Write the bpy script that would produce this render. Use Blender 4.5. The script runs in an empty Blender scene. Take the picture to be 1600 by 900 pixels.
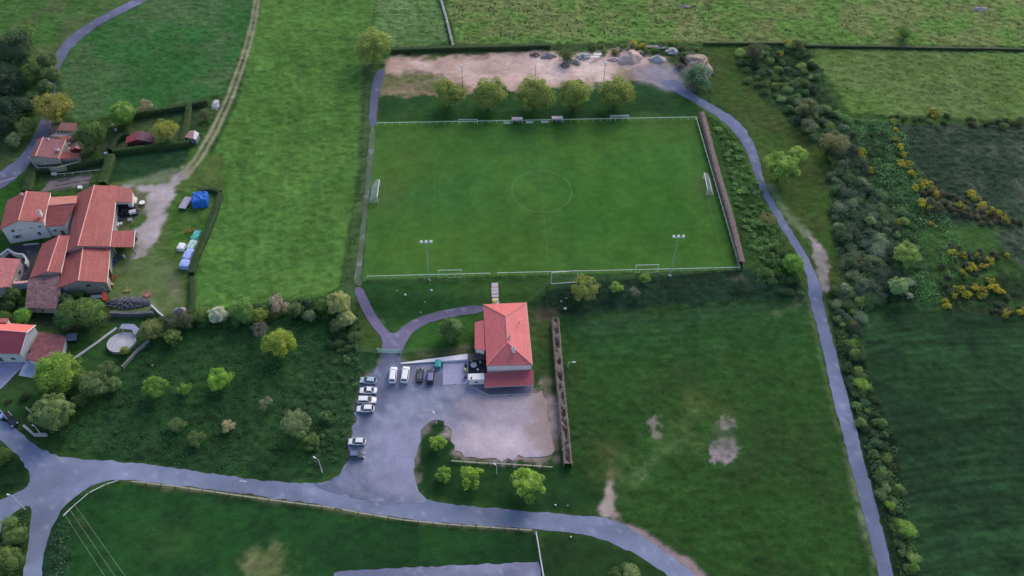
import bpy, math, random
import numpy as np
from mathutils import Vector, Matrix
from mathutils.geometry import delaunay_2d_cdt
random.seed(7); RNG = np.random.default_rng(7)
S = bpy.context.scene
C = S.collection
# ------------------------------------------------------------------ camera
CAM = (1383.685, 0.88000, 0.022185, -0.061444, -20.415, -195.087, 190.182)
def cam_axes():
    f, p, r, y = CAM[:4]
    cp, sp = math.cos(p), math.sin(p)
    fwd = np.array([0, cp, -sp]); up = np.array([0, sp, cp]); rt = np.array([1., 0, 0])
    c, s = math.cos(r), math.sin(r)
    rt2, up2 = c*rt+s*up, -s*rt+c*up
    cy, sy = math.cos(y), math.sin(y)
    Z = np.array([[cy, -sy, 0], [sy, cy, 0], [0, 0, 1]])
    return Z@rt2, Z@up2, Z@fwd
RT, UP, FW = cam_axes()
CP = np.array(CAM[4:7])
cd = bpy.data.cameras.new('camera'); cam = bpy.data.objects.new('camera', cd); C.objects.link(cam)
cd.sensor_width = 36; cd.lens = CAM[0]*36/1600; cd.clip_start = 1; cd.clip_end = 6000
M = Matrix.Identity(4)
for i in range(3):
    M[i][0] = RT[i]; M[i][1] = UP[i]; M[i][2] = -FW[i]; M[i][3] = CP[i]
cam.matrix_world = M
S.camera = cam
# ------------------------------------------------------------------ light
SUN_EL, SUN_AZ = 34, 28
w = bpy.data.worlds.new('World'); S.world = w; w.use_nodes = True
nt = w.node_tree; bg = nt.nodes['Background']; bg.inputs[1].default_value = 0.15
sk = nt.nodes.new('ShaderNodeTexSky'); sk.sky_type = 'NISHITA'; sk.sun_disc = False
sk.sun_elevation = math.radians(SUN_EL); sk.sun_rotation = math.radians(SUN_AZ)
sk.air_density = 1.0; sk.dust_density = 2.0; sk.ozone_density = 1.0
nt.links.new(sk.outputs[0], bg.inputs[0])
sl = bpy.data.lights.new('sun', 'SUN'); sl.energy = 1.2; sl.angle = math.radians(30); sl.color = (1.0, 0.86, 0.80)
sun = bpy.data.objects.new('sun', sl); C.objects.link(sun)
a, e = math.radians(SUN_AZ), math.radians(SUN_EL)
sun.rotation_euler = Vector((math.sin(a)*math.cos(e), math.cos(a)*math.cos(e), math.sin(e))).to_track_quat('Z', 'Y').to_euler()
S.view_settings.view_transform = 'Standard'; S.view_settings.look = 'None'
S.view_settings.exposure = 0.44; S.view_settings.gamma = 1
S.cycles.max_bounces = 5; S.cycles.diffuse_bounces = 2; S.cycles.transparent_max_bounces = 6
# ------------------------------------------------------------------ terrain
def sst(x, a, b):
    t = np.clip((x-a)/(b-a), 0, 1); return t*t*(3-2*t)
_lat = {}
def vnoise(x, y, sc, seed=0):
    if seed not in _lat: _lat[seed] = np.random.default_rng(1000+seed).random((256, 256))
    L = _lat[seed]
    x = np.asarray(x)/sc+37.3; y = np.asarray(y)/sc+11.7
    xi = np.floor(x).astype(int); yi = np.floor(y).astype(int); fx = x-xi; fy = y-yi
    fx = fx*fx*(3-2*fx); fy = fy*fy*(3-2*fy)
    g = lambda i, j: L[(xi+i) & 255, (yi+j) & 255]
    return (g(0, 0)*(1-fx)+g(1, 0)*fx)*(1-fy)+(g(0, 1)*(1-fx)+g(1, 1)*fx)*fy
def fbm(x, y, sc, seed=0, o=4):
    t = 0; a = 1; n = 0
    for k in range(o):
        t = t+a*vnoise(x, y, sc/(2**k), seed+k); n += a; a *= .55
    return t/n
def H(x, y):
    x = np.asarray(x, float); y = np.asarray(y, float)
    t = sst(x, -78, -52); wd = 45*(1-t)+9*t; y0 = -38.5
    d = -1.7*sst(-(y-y0)/wd, 0, 1)
    off = np.maximum(np.maximum(np.abs(x-1.5)-56, 0), np.maximum(np.abs(y)-37, 0))
    und = (fbm(x, y, 60, 90, 2)-.5)*1.6*sst(off, 0, 40)*(1-sst(-y, 40, 50)*sst(x, -80, -60)*(1-sst(x, 25, 50)))
    return d+und
def ray(px, py):
    d = FW+RT*(px-800)/CAM[0]-UP*(py-450)/CAM[0]
    return d
def W(px, py, h=0.0):
    """world point standing h metres above the terrain at photo pixel (px,py)"""
    d = ray(px, py); z = h
    for _ in range(6):
        s = (z-CP[2])/d[2]; p = CP+s*d
        z = float(H(p[0], p[1]))+h
    return np.array([p[0], p[1], z])
def WZ(px, py, z):
    d = ray(px, py); s = (z-CP[2])/d[2]; return CP+s*d
def ppm(px, py):
    p = W(px, py); return CAM[0]/float((p-CP)@FW)
def PL(pts): return [tuple(W(*p)[:2]) for p in pts]
# ------------------------------------------------------------------ materials
def srgb(r, g, b):
    f = lambda c: ((c/255+.055)/1.055)**2.4 if c > 10 else c/255/12.92
    return (f(r), f(g), f(b))
MATS = {}
def mat(name, col=(.5, .5, .5), rough=.8, metal=0, kind=None, var=.15, sc=3.0, bump=0.0, spec=.3):
    if name in MATS: return MATS[name]
    m = bpy.data.materials.new(name); m.use_nodes = True; n = m.node_tree; N = n.nodes; Lk = n.links
    b = N['Principled BSDF']; b.inputs['Roughness'].default_value = rough; b.inputs['Metallic'].default_value = metal
    b.inputs['Specular IOR Level'].default_value = spec
    def math_(op, a, b_, c=None):
        x = N.new('ShaderNodeMath'); x.operation = op
        for i, v in enumerate((a, b_, c)):
            if v is None: continue
            if isinstance(v, (int, float)): x.inputs[i].default_value = v
            else: Lk.new(v, x.inputs[i])
        return x.outputs[0]
    def noise(vec, scale, det=4, ro=.6):
        x = N.new('ShaderNodeTexNoise'); x.inputs['Scale'].default_value = scale; x.inputs['Detail'].default_value = det
        x.inputs['Roughness'].default_value = ro
        if vec is not None: Lk.new(vec, x.inputs['Vector'])
        return x.outputs['Fac']
    def mul(colsock, facsock):
        v = N.new('ShaderNodeVectorMath'); v.operation = 'SCALE'
        if isinstance(colsock, tuple): v.inputs[0].default_value = colsock
        else: Lk.new(colsock, v.inputs[0])
        Lk.new(facsock, v.inputs['Scale']); return v.outputs[0]
    geo = N.new('ShaderNodeNewGeometry').outputs['Position']
    height = None
    if kind == 'ground':
        at = N.new('ShaderNodeAttribute'); at.attribute_name = 'albedo'
        ar = N.new('ShaderNodeAttribute'); ar.attribute_name = 'tuft'
        n1 = noise(geo, 3.4, 6, .8); n2 = noise(geo, .12, 5, .65)
        mp = N.new('ShaderNodeMapping'); mp.inputs['Scale'].default_value = (.6, 1.3, 1); Lk.new(geo, mp.inputs['Vector'])
        n3 = noise(mp.outputs[0], 2.6, 5, .75); n4 = noise(mp.outputs[0], 1.1, 3, .5)
        k1 = math_('MULTIPLY_ADD', math_('SUBTRACT', n1, .5), math_('MULTIPLY_ADD', ar.outputs['Fac'], 1.9, .8), 1.0)
        k2 = math_('MULTIPLY_ADD', math_('SUBTRACT', n2, .5), .7, 1.0)
        k3 = math_('MULTIPLY_ADD', math_('SUBTRACT', n3, .5), math_('MULTIPLY_ADD', ar.outputs['Fac'], 1.7, .4), 1.0)
        k = math_('MAXIMUM', math_('MULTIPLY', math_('MULTIPLY', k1, k2), k3), .2)
        tus = N.new('ShaderNodeMapRange'); tus.inputs['From Min'].default_value = .60; tus.inputs['From Max'].default_value = .68; Lk.new(n4, tus.inputs['Value'])
        k = math_('MULTIPLY', k, math_('SUBTRACT', 1.0, math_('MULTIPLY', tus.outputs[0], math_('MINIMUM', math_('MULTIPLY', ar.outputs['Fac'], .6), .5))))
        Lk.new(mul(at.outputs['Color'], k), b.inputs['Base Color'])
        height = math_('MULTIPLY', math_('ADD', n1, n3), math_('MULTIPLY_ADD', ar.outputs['Fac'], 1.0, .12)); bd = .35
        b.inputs['Specular IOR Level'].default_value = .1
    elif kind == 'leaf':
        at = N.new('ShaderNodeAttribute'); at.attribute_name = 'tint'
        oi = N.new('ShaderNodeObjectInfo')
        nn = noise(geo, .8, 3)
        k = math_('MULTIPLY', at.outputs['Fac'], math_('MULTIPLY_ADD', nn, .6, .7))
        cc = mul(oi.outputs['Color'], k)
        # young leaves turn a little yellower
        mx = N.new('ShaderNodeMix'); mx.data_type = 'RGBA'; mx.blend_type = 'MULTIPLY'
        Lk.new(math_('MULTIPLY', math_('SUBTRACT', at.outputs['Fac'], .8), 1.2), mx.inputs['Factor'])
        Lk.new(cc, mx.inputs['A']); mx.inputs['B'].default_value = (1.1, 1.06, .85, 1)
        Lk.new(mx.outputs['Result'], b.inputs['Base Color'])
        tr = N.new('ShaderNodeBsdfTranslucent'); Lk.new(mx.outputs['Result'], tr.inputs['Color'])
        ms = N.new('ShaderNodeMixShader'); ms.inputs[0].default_value = .35
        Lk.new(b.outputs[0], ms.inputs[1]); Lk.new(tr.outputs[0], ms.inputs[2])
        Lk.new(ms.outputs[0], N['Material Output'].inputs[0])
        return MATS.setdefault(name, m)
    elif kind == 'tile':
        uv = N.new('ShaderNodeUVMap'); sx = N.new('ShaderNodeSeparateXYZ'); Lk.new(uv.outputs[0], sx.inputs[0])
        def saw(s, per): return math_('FRACT', math_('MULTIPLY', s, 1/per), None)
        rows = saw(sx.outputs[1], .36)
        cols = math_('ABSOLUTE', math_('SUBTRACT', saw(sx.outputs[0], .24), .5), None)
        band = noise(uv.outputs[0], .5, 5, .7)
        mp = N.new('ShaderNodeMapping'); mp.inputs['Scale'].default_value = (.12, .8, 1); Lk.new(uv.outputs[0], mp.inputs['Vector'])
        streak = noise(mp.outputs[0], 1.2, 3)
        mp2 = N.new('ShaderNodeMapping'); mp2.inputs['Scale'].default_value = (4, 2.7, 1); Lk.new(uv.outputs[0], mp2.inputs['Vector'])
        vt = N.new('ShaderNodeTexWhiteNoise'); sn = N.new('ShaderNodeVectorMath'); sn.operation = 'FLOOR'
        Lk.new(mp2.outputs[0], sn.inputs[0]); Lk.new(sn.outputs[0], vt.inputs['Vector'])
        k = math_('ADD', math_('MULTIPLY', math_('SUBTRACT', band, .5), var*2.2), 1.0)
        k = math_('ADD', k, math_('MULTIPLY', math_('SUBTRACT', streak, .5), var*1.8))
        k = math_('ADD', k, math_('MULTIPLY', math_('SUBTRACT', vt.outputs['Value'], .5), var*1.1))
        k = math_('MULTIPLY', k, math_('SUBTRACT', 1.0, math_('MULTIPLY', math_('GREATER_THAN', saw(sx.outputs[1], 1.08), .86), .10)))
        Lk.new(mul(tuple(col), k), b.inputs['Base Color'])
        height = math_('ADD', rows, math_('MULTIPLY', cols, -1.2)); bd = .05
    elif kind == 'patch':   # light stone with darker joints / stains
        n1 = noise(geo, sc, 6, .75); v = N.new('ShaderNodeTexVoronoi'); v.inputs['Scale'].default_value = sc*1.2; Lk.new(geo, v.inputs['Vector'])
        k = math_('MULTIPLY_ADD', math_('SUBTRACT', n1, .5), var*2.5, 1.0)
        k = math_('MULTIPLY', k, math_('MULTIPLY_ADD', v.outputs['Distance'], -.5, 1.2))
        Lk.new(mul(tuple(col), math_('MAXIMUM', k, .15)), b.inputs['Base Color']); height = k; bd = .08
    else:
        n1 = noise(geo, sc, 5, .65); n2 = noise(geo, sc*.12, 3, .5)
        k = math_('MULTIPLY_ADD', math_('SUBTRACT', n1, .5), var*2, 1.0)
        k = math_('MULTIPLY', k, math_('MULTIPLY_ADD', math_('SUBTRACT', n2, .5), var*1.5, 1.0))
        Lk.new(mul(tuple(col), k), b.inputs['Base Color'])
        if bump: height = n1; bd = bump
    if height is not None:
        bp = N.new('ShaderNodeBump'); bp.inputs['Distance'].default_value = bd; bp.inputs['Strength'].default_value = .8
        Lk.new(height, bp.inputs['Height']); Lk.new(bp.outputs[0], b.inputs['Normal'])
    MATS[name] = m; return m
GND = mat('terrain', kind='ground', rough=.95)
LEAF = mat('foliage', kind='leaf', rough=.6, spec=.25)
BARK = mat('bark', (.13, .10, .075), .9, var=.3, bump=.05)
WHITE = mat('white_paint', (.80, .80, .80), .5, var=.04)
STEEL = mat('galvanised_steel', (.55, .56, .58), .45, .3, var=.08)
RAILM = mat('railing_paint', (.72, .75, .70), .5, var=.06)
BLACK = mat('black_plastic', (.02, .02, .022), .5, var=.1)
GLASS = mat('window_glass', (.03, .035, .045), .08, var=.02, spec=.6)
WOOD = mat('weathered_wood', (.36, .34, .25), .85, var=.3, sc=6)
DWOOD = mat('brown_wood', (.16, .10, .06), .8, var=.3, sc=6)
TILE_R = mat('club_roof_tiles', (.68, .16, .165), .5, kind='tile', var=.16, spec=.4)
TILE_F = mat('farm_roof_tiles', (.36, .10, .092), .65, kind='tile', var=.28, spec=.3)
TILE_O = mat('old_roof_tiles', (.26, .15, .15), .9, kind='tile', var=.55)
TILE_D = mat('dark_red_roof_tiles', (.24, .07, .085), .85, kind='tile', var=.35)
RIDGE = mat('ridge_tiles', (.72, .36, .33), .8, var=.15)
RENDER_W = mat('white_render', (.62, .62, .62), .85, var=.12, sc=1.5)
RENDER_C = mat('cream_render', (.88, .78, .76), .85, var=.08, sc=1)
STONEM = mat('rubble_stone', (.36, .33, .31), .95, kind='patch', var=.4, sc=3)
CONC = mat('concrete', (.45, .44, .46), .9, var=.18, sc=1.2)
CONC_L = mat('pale_concrete', (.66, .64, .67), .9, var=.12, sc=1.2)
# ------------------------------------------------------------------ mesh helpers
class MB:
    def __init__(s): s.v = []; s.f = []; s.m = []
    def add(s, vs, fs, mi=0):
        o = len(s.v); s.v += [tuple(map(float, p)) for p in vs]; s.f += [tuple(o+i for i in f) for f in fs]; s.m += [mi]*len(fs); return s
    def box(s, c, size, rz=0, mi=0, tilt=0):
        x, y, z = [k/2 for k in size]; R_ = Matrix.Rotation(rz, 3, 'Z')@Matrix.Rotation(tilt, 3, 'Y')
        vs = [Vector(c)+R_@Vector((i*x, j*y, k*z)) for i in (-1, 1) for j in (-1, 1) for k in (-1, 1)]
        return s.add(vs, [(0, 1, 3, 2), (4, 6, 7, 5), (0, 4, 5, 1), (2, 3, 7, 6), (0, 2, 6, 4), (1, 5, 7, 3)], mi)
    def tube(s, a, b, r, n=6, r2=None, mi=0):
        a = Vector(a); b = Vector(b); d = (b-a).normalized(); u = d.orthogonal().normalized(); v = d.cross(u); r2 = r if r2 is None else r2
        A = [a+(u*math.cos(2*math.pi*i/n)+v*math.sin(2*math.pi*i/n))*r for i in range(n)]
        B = [b+(u*math.cos(2*math.pi*i/n)+v*math.sin(2*math.pi*i/n))*r2 for i in range(n)]
        return s.add(A+B, [(i, (i+1) % n, n+(i+1) % n, n+i) for i in range(n)]+[tuple(reversed(range(n))), tuple(range(n, 2*n))], mi)
    def prism(s, poly, z0, z1, mi=0):
        n = len(poly); z1 = z1 if isinstance(z1, (list, tuple)) else [z1]*n; z0 = z0 if isinstance(z0, (list, tuple)) else [z0]*n
        return s.add([(p[0], p[1], z0[i]) for i, p in enumerate(poly)]+[(p[0], p[1], z1[i]) for i, p in enumerate(poly)],
                     [(i, (i+1) % n, n+(i+1) % n, n+i) for i in range(n)]+[tuple(reversed(range(n))), tuple(range(n, 2*n))], mi)
    def slab(s, pts, th=.16, mi=0):
        n = len(pts); pts = [np.array(p, float) for p in pts]
        nz = np.cross(pts[1]-pts[0], pts[2]-pts[0])[2]
        if nz < 0: pts = pts[::-1]
        return s.add(pts+[p-np.array([0, 0, th]) for p in pts],
                     [tuple(range(n)), tuple(reversed(range(n, 2*n)))]+[(i, n+i, n+(i+1) % n, (i+1) % n) for i in range(n)], mi)
    def mesh(s, name, mats, off=(0, 0, 0), uv=True, smooth=False):
        me = bpy.data.meshes.new(name); o = np.array(off)
        me.from_pydata([tuple(np.array(p)-o) for p in s.v], [], s.f)
        for m in (mats if isinstance(mats, (list, tuple)) else [mats]): me.materials.append(m)
        me.polygons.foreach_set('material_index', s.m)
        if smooth: me.polygons.foreach_set('use_smooth', [True]*len(s.f))
        if uv and len(s.f) < 20000:
            ul = me.uv_layers.new(name='UVMap').data
            for p in me.polygons:
                nn = p.normal
                d = Vector((nn.x, nn.y, 0))
                if d.length < .05: U = Vector((1, 0, 0)); V = Vector((0, 1, 0))
                else:
                    U = Vector((-nn.y, nn.x, 0)).normalized(); V = nn.cross(U)
                for li in p.loop_indices:
                    q = me.vertices[me.loops[li].vertex_index].co
                    ul[li].uv = (q.dot(U), q.dot(V))
        me.update(); return me
    def build(s, name, mats, parent=None, world=False, smooth=False):
        off = (0, 0, 0)
        if world and parent is not None:
            q = parent
            off = np.array([0., 0, 0])
            while q is not None: off += np.array(q.location); q = q.parent
        o = bpy.data.objects.new(name, s.mesh(name, mats, off, smooth=smooth)); C.objects.link(o)
        if parent is not None: o.parent = parent
        return o
def tag(o, label=None, cat=None, group=None, kind=None):
    if label: o['label'] = label
    if cat: o['category'] = cat
    if group: o['group'] = group
    if kind: o['kind'] = kind
    return o
def thing(name, label, cat, loc, rz=0, group=None):
    o = bpy.data.objects.new(name, None); C.objects.link(o); o.location = [float(k) for k in loc]; o.rotation_euler = (0, 0, rz)
    o.empty_display_size = .5
    return tag(o, label, cat, group)
def put(name, me, loc=(0, 0, 0), rz=0, parent=None, scale=None, color=None):
    o = bpy.data.objects.new(name, me); C.objects.link(o); o.location = [float(k) for k in loc]; o.rotation_euler = (0, 0, rz)
    if parent is not None: o.parent = parent
    if scale is not None: o.scale = scale
    if color is not None: o.color = (*color, 1)
    return o
def copy_tree(src, parent=None):
    kids = [k for k in ALLK.get(src.name, [])]
    c = src.copy(); C.objects.link(c)
    if parent is not None: c.parent = parent
    for k in kids: copy_tree(k, c)
    return c
ALLK = {}
def index_children():
    ALLK.clear()
    for o in C.objects:
        if o.parent: ALLK.setdefault(o.parent.name, []).append(o)
def dup(src, loc, rz, label, group=None):
    ALLK.clear(); st = [src]
    for o in list(C.objects):
        if o.parent: ALLK.setdefault(o.parent.name, []).append(o)
    c = copy_tree(src); c.location = [float(k) for k in loc]; c.rotation_euler = (0, 0, rz); c['label'] = label
    if group: c['group'] = group
    return c
def fast_mesh(name, V, F, mats, tint=None, mi=None, smooth=False):
    """V (n,3), F (m,4) quads"""
    me = bpy.data.meshes.new(name); V = np.ascontiguousarray(V, np.float32); F = np.ascontiguousarray(F, np.int32)
    k = F.shape[1]
    me.vertices.add(len(V)); me.vertices.foreach_set('co', V.ravel())
    me.loops.add(F.size); me.loops.foreach_set('vertex_index', F.ravel())
    me.polygons.add(len(F)); me.polygons.foreach_set('loop_start', np.arange(0, F.size, k, dtype=np.int32))
    if mi is not None: me.polygons.foreach_set('material_index', np.asarray(mi, np.int32))
    if smooth: me.polygons.foreach_set('use_smooth', np.ones(len(F), bool))
    for m in mats: me.materials.append(m)
    me.update(calc_edges=True)
    if tint is not None:
        at = me.attributes.new('tint', 'FLOAT', 'FACE'); at.data.foreach_set('value', np.asarray(tint, np.float32))
    return me
# ------------------------------------------------------------------ ground painting
def seg_sd(poly, X, Y):
    """signed distance to polygon (negative inside)"""
    P = np.array(poly, float); n = len(P); d2 = np.full(X.shape, 1e18); ins = np.zeros(X.shape, bool)
    for i in range(n):
        a = P[i]; b = P[(i+1) % n]; e = b-a; L2 = max(e@e, 1e-9)
        t = np.clip(((X-a[0])*e[0]+(Y-a[1])*e[1])/L2, 0, 1)
        d2 = np.minimum(d2, (X-a[0]-t*e[0])**2+(Y-a[1]-t*e[1])**2)
        c = (a[1] > Y) != (b[1] > Y)
        if abs(e[1]) > 1e-9: ins ^= c & (X < a[0]+(Y-a[1])/e[1]*e[0])
    return np.where(ins, -1, 1)*np.sqrt(d2)
def line_d(pts, X, Y):
    P = np.array(pts, float); d2 = np.full(X.shape, 1e18)
    for i in range(len(P)-1):
        a = P[i]; b = P[i+1]; e = b-a; L2 = max(e@e, 1e-9)
        t = np.clip(((X-a[0])*e[0]+(Y-a[1])*e[1])/L2, 0, 1)
        d2 = np.minimum(d2, (X-a[0]-t*e[0])**2+(Y-a[1]-t*e[1])**2)
    return np.sqrt(d2)
LAY = []
def F_(pts, col, soft=1.0, jit=1.0, tuft=None, op=1.0, patch=0, var=None, cls=None, line=None, jsc=6):
    LAY.append(dict(p=PL(pts), c=np.array(srgb(*col)), soft=soft, jit=jit, tuft=tuft, op=op, patch=patch, var=None if var is None else np.array(srgb(*var)), cls=cls, line=line, jsc=jsc))
exec_layers = None
DEF = np.array(srgb(58, 88, 42))
# fields -----------------------------------------------------------------
F_([(-80, -40), (236, -10), (88, 76), (60, 95), (-80, 110)], (72, 112, 54), var=(88, 106, 64), tuft=.55, cls='pasture')
F_([(248, -10), (404, -10), (352, 150), (330, 152), (205, 178), (120, 190), (95, 165), (98, 95), (140, 48)], (56, 106, 52), var=(76, 106, 64), tuft=.5, cls='pasture')
F_([(-80, 95), (40, 95), (45, 150), (-80, 200)], (35, 62, 42), tuft=.4)
F_([(-80, 190), (60, 185), (40, 245), (-80, 300)], (55, 80, 45), var=(80, 98, 60), tuft=.6)
F_([(-60, 285), (55, 262), (62, 300), (30, 300), (0, 330), (-60, 420)], (48, 88, 36), var=(58, 100, 40), tuft=.4)
F_([(412, -10), (590, -10), (574, 60), (566, 92), (580, 112), (574, 200), (548, 330), (530, 446), (508, 462), (430, 468), (345, 484), (302, 480), (300, 440), (322, 360), (345, 305), (318, 270), (372, 160)], (88, 128, 58), var=(78, 118, 54), tuft=.48, soft=.6, jit=.4, cls='hay_meadow')
F_([(300, 262), (345, 270), (345, 300), (310, 295), (285, 300)], (84, 122, 50), tuft=.5)
F_([(590, -10), (688, -10), (702, 68), (615, 76), (600, 62), (585, 50)], (100, 130, 80), var=(88, 120, 66), tuft=.7, cls='pasture')
F_([(696, -10), (1700, -10), (1700, 74), (1255, 70), (1100, 66), (712, 68)], (100, 136, 66), var=(118, 130, 78), tuft=.8, cls='pasture')
F_([(1262, 76), (1700, 78), (1700, 196), (1600, 190), (1330, 176), (1290, 120)], (102, 126, 70), var=(92, 120, 58), tuft=.65, cls='pasture')
F_([(1100, 70), (1260, 68), (1280, 110), (1310, 180), (1290, 230), (1300, 300), (1330, 400), (1320, 470), (1262, 470), (1232, 380), (1190, 280), (1165, 200), (1120, 150)], (66, 96, 42), var=(68, 84, 42), tuft=.45)
F_([(1150, 75), (1240, 68), (1285, 110), (1310, 190), (1290, 230), (1230, 190), (1190, 150)], (44, 72, 44), var=(58, 84, 48), tuft=1.0)
F_([(1290, 190), (1400, 190), (1445, 300), (1500, 380), (1500, 480), (1340, 480), (1310, 400), (1300, 300)], (50, 78, 48), var=(70, 108, 62), tuft=1.6)
F_([(1395, 194), (1700, 196), (1700, 430), (1600, 420), (1520, 395), (1440, 320)], (54, 76, 56), var=(84, 96, 80), tuft=1.0, jsc=4)
F_([(1430, 365), (1530, 350), (1600, 420), (1700, 450), (1700, 510), (1480, 490), (1440, 420)], (52, 70, 46), var=(58, 90, 42), tuft=.8)
F_([(1425, 355), (1560, 350), (1560, 392), (1450, 400)], (62, 96, 46), tuft=.4, soft=3)
F_([(1334, 478), (1420, 480), (1600, 500), (1700, 502), (1700, 960), (1444, 960), (1425, 860), (1400, 760), (1368, 640), (1336, 520)], (40, 69, 44), var=(45, 79, 46), tuft=.42, cls='crop_field')
F_([(1340, 484), (1385, 486), (1385, 520), (1350, 530)], (54, 88, 54), soft=4, jit=3)
F_([(1300, 470), (1340, 470), (1345, 540), (1400, 700), (1440, 910), (1400, 960), (1360, 800), (1300, 560)], (38, 60, 38), tuft=.9)
F_([(868, 498), (1100, 478), (1262, 466), (1290, 600), (1326, 740), (1364, 900), (1366, 960), (1110, 960), (1100, 900), (1040, 850), (958, 806), (900, 800), (893, 735), (878, 600)], (50, 86, 38), var=(52, 78, 38), tuft=.42, cls='meadow')
F_([(884, 500), (1100, 480), (1262, 470), (1268, 540), (1020, 560), (890, 560)], (44, 84, 40), soft=5, jit=5, op=.8)
F_([(900, 500), (1265, 466), (1262, 480), (905, 520)], (52, 84, 52), soft=2, jit=4, op=.6)
F_([(826, 474), (880, 444), (1000, 432), (1160, 420), (1236, 432), (1262, 462), (1100, 474), (876, 494)], (36, 60, 42), var=(44, 70, 50), tuft=.6, soft=.8)
F_([(1320, 396), (1345, 406), (1345, 425), (1310, 420)], (130, 130, 120), soft=1)
F_([(1140, 432), (1162, 428), (1164, 442), (1146, 442)], (120, 118, 105), soft=1.2, jit=2, op=.8)
F_([(566, 445), (700, 440), (770, 436), (858, 436), (828, 474), (756, 478), (690, 486), (640, 504), (612, 520), (590, 505), (562, 460)], (40, 76, 38), var=(44, 80, 38), tuft=.25, soft=.8)
F_([(722, 438), (858, 434), (830, 474), (760, 476), (724, 470)], (62, 94, 42), soft=3, jit=2, op=.8)
F_([(560, 470), (596, 520), (602, 548), (558, 552)], (64, 88, 40), tuft=.4)
F_([(632, 540), (655, 506), (745, 490), (745, 538), (640, 550)], (52, 92, 38), tuft=.25)
F_([(565, 90), (590, 105), (590, 195), (575, 430), (560, 445), (552, 545), (520, 480), (535, 440), (560, 300)], (66, 92, 54), var=(78, 100, 60), tuft=.6, soft=.8)
F_([(592, 148), (700, 150), (1000, 128), (1040, 140), (1095, 170), (1095, 186), (592, 194)], (38, 74, 38), var=(46, 84, 40), tuft=.2, soft=.6)
F_([(1090, 180), (1120, 200), (1180, 420), (1160, 420)], (52, 84, 42), tuft=.5)
F_([(1112, 185), (1150, 200), (1180, 280), (1230, 380), (1250, 440), (1190, 430), (1150, 320)], (60, 92, 40), var=(50, 84, 38), tuft=.9)
F_([(586, 190), (1092, 181), (1158, 421), (568, 436)], (72, 112, 46), var=(64, 107, 47), tuft=.12, soft=.3, jit=.1, cls='football_pitch')
F_([(290, 500), (330, 492), (470, 480), (545, 500), (556, 548), (600, 552), (590, 575), (566, 596), (558, 645), (545, 690), (543, 730), (505, 752), (400, 748), (150, 716), (70, 696), (115, 650), (190, 590), (232, 530)], (50, 86, 46), var=(42, 74, 43), tuft=.8, cls='scrub_meadow')
F_([(470, 530), (556, 540), (566, 590), (545, 700), (500, 700), (470, 620)], (50, 80, 50), soft=5, jit=5, op=.6, tuft=1.2)
F_([(640, 548), (760, 535), (760, 552), (640, 566)], (60, 82, 42), tuft=.4)
F_([(660, 552), (735, 542), (735, 550), (665, 562)], (128, 118, 95), soft=1.2, jit=1.5, op=.8)
F_([(836, 490), (870, 495), (890, 730), (864, 725), (858, 620), (836, 600)], (60, 78, 42), var=(48, 78, 38), tuft=.4)
F_([(832, 480), (870, 482), (868, 500), (836, 500)], (84, 76, 66), soft=1, op=.7)
F_([(645, 660), (700, 658), (715, 705), (862, 720), (900, 730), (960, 800), (800, 800), (660, 780), (644, 750)], (34, 66, 34), var=(40, 74, 36), tuft=.2)
F_([(68, 800), (120, 776), (200, 752), (400, 778), (526, 796), (700, 818), (838, 830), (850, 960), (40, 960)], (34, 68, 36), var=(38, 78, 36), tuft=.25, cls='meadow')
F_([(60, 830), (96, 810), (110, 850), (106, 960), (50, 960)], (42, 72, 48), tuft=1)
F_([(845, 832), (930, 838), (1044, 900), (1080, 960), (846, 960)], (40, 68, 34), tuft=.3)
F_([(-40, 690), (14, 700), (44, 740), (44, 762), (-40, 785)], (34, 62, 34), tuft=.6)
F_([(-60, 836), (26, 800), (48, 790), (44, 860), (36, 960), (-60, 960)], (48, 76, 40), tuft=.9)
F_([(-60, 600), (40, 588), (110, 560), (190, 500), (232, 500), (236, 528), (190, 570), (190, 600), (120, 650), (70, 696), (30, 668), (-60, 660)], (50, 84, 42), var=(62, 84, 48), tuft=.3)
F_([(0, 480), (130, 470), (180, 495), (110, 530), (60, 510), (0, 500)], (40, 56, 38), tuft=.4, soft=2)
# farm
F_([(175, 270), (300, 230), (345, 245), (345, 300), (300, 400), (296, 470), (280, 495), (180, 490), (165, 450), (172, 400)], (88, 108, 58), var=(70, 100, 44), tuft=.35)
F_([(265, 300), (340, 296), (318, 380), (300, 445), (284, 470), (262, 380)], (66, 104, 42), var=(80, 108, 52), tuft=.4)
F_([(175, 388), (240, 380), (266, 420), (282, 480), (250, 500), (170, 480), (168, 430)], (114, 122, 86), var=(92, 112, 66), tuft=.3, soft=3, jit=3)
F_([(182, 288), (212, 290), (228, 296), (226, 330), (208, 352), (180, 352)], (98, 100, 72), tuft=.3)
F_([(195, 290), (240, 288), (262, 282), (285, 262), (290, 268), (276, 300), (262, 330), (250, 370), (228, 400), (206, 404), (212, 396), (218, 375), (215, 362), (200, 358), (222, 352), (232, 322), (234, 300)], (176, 166, 168), var=(158, 150, 148), soft=.9, jit=1.3, tuft=.1, jsc=3)
F_([(252, 402), (270, 410), (286, 460), (276, 470), (262, 440)], (120, 118, 96), soft=2, op=.6)
F_([(205, 178), (292, 163), (290, 222), (175, 236)], (84, 98, 66), var=(62, 88, 50), tuft=.35)
F_([(296, 165), (325, 158), (318, 195), (300, 220), (288, 222)], (56, 80, 52), tuft=.3)
F_([(176, 240), (300, 228), (290, 258), (240, 276), (170, 286)], (48, 80, 52), var=(40, 72, 44), tuft=.5)
F_([(180, 286), (245, 272), (262, 264), (288, 262), (262, 284), (200, 292)], (120, 128, 105), soft=1.2, op=.7)
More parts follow.
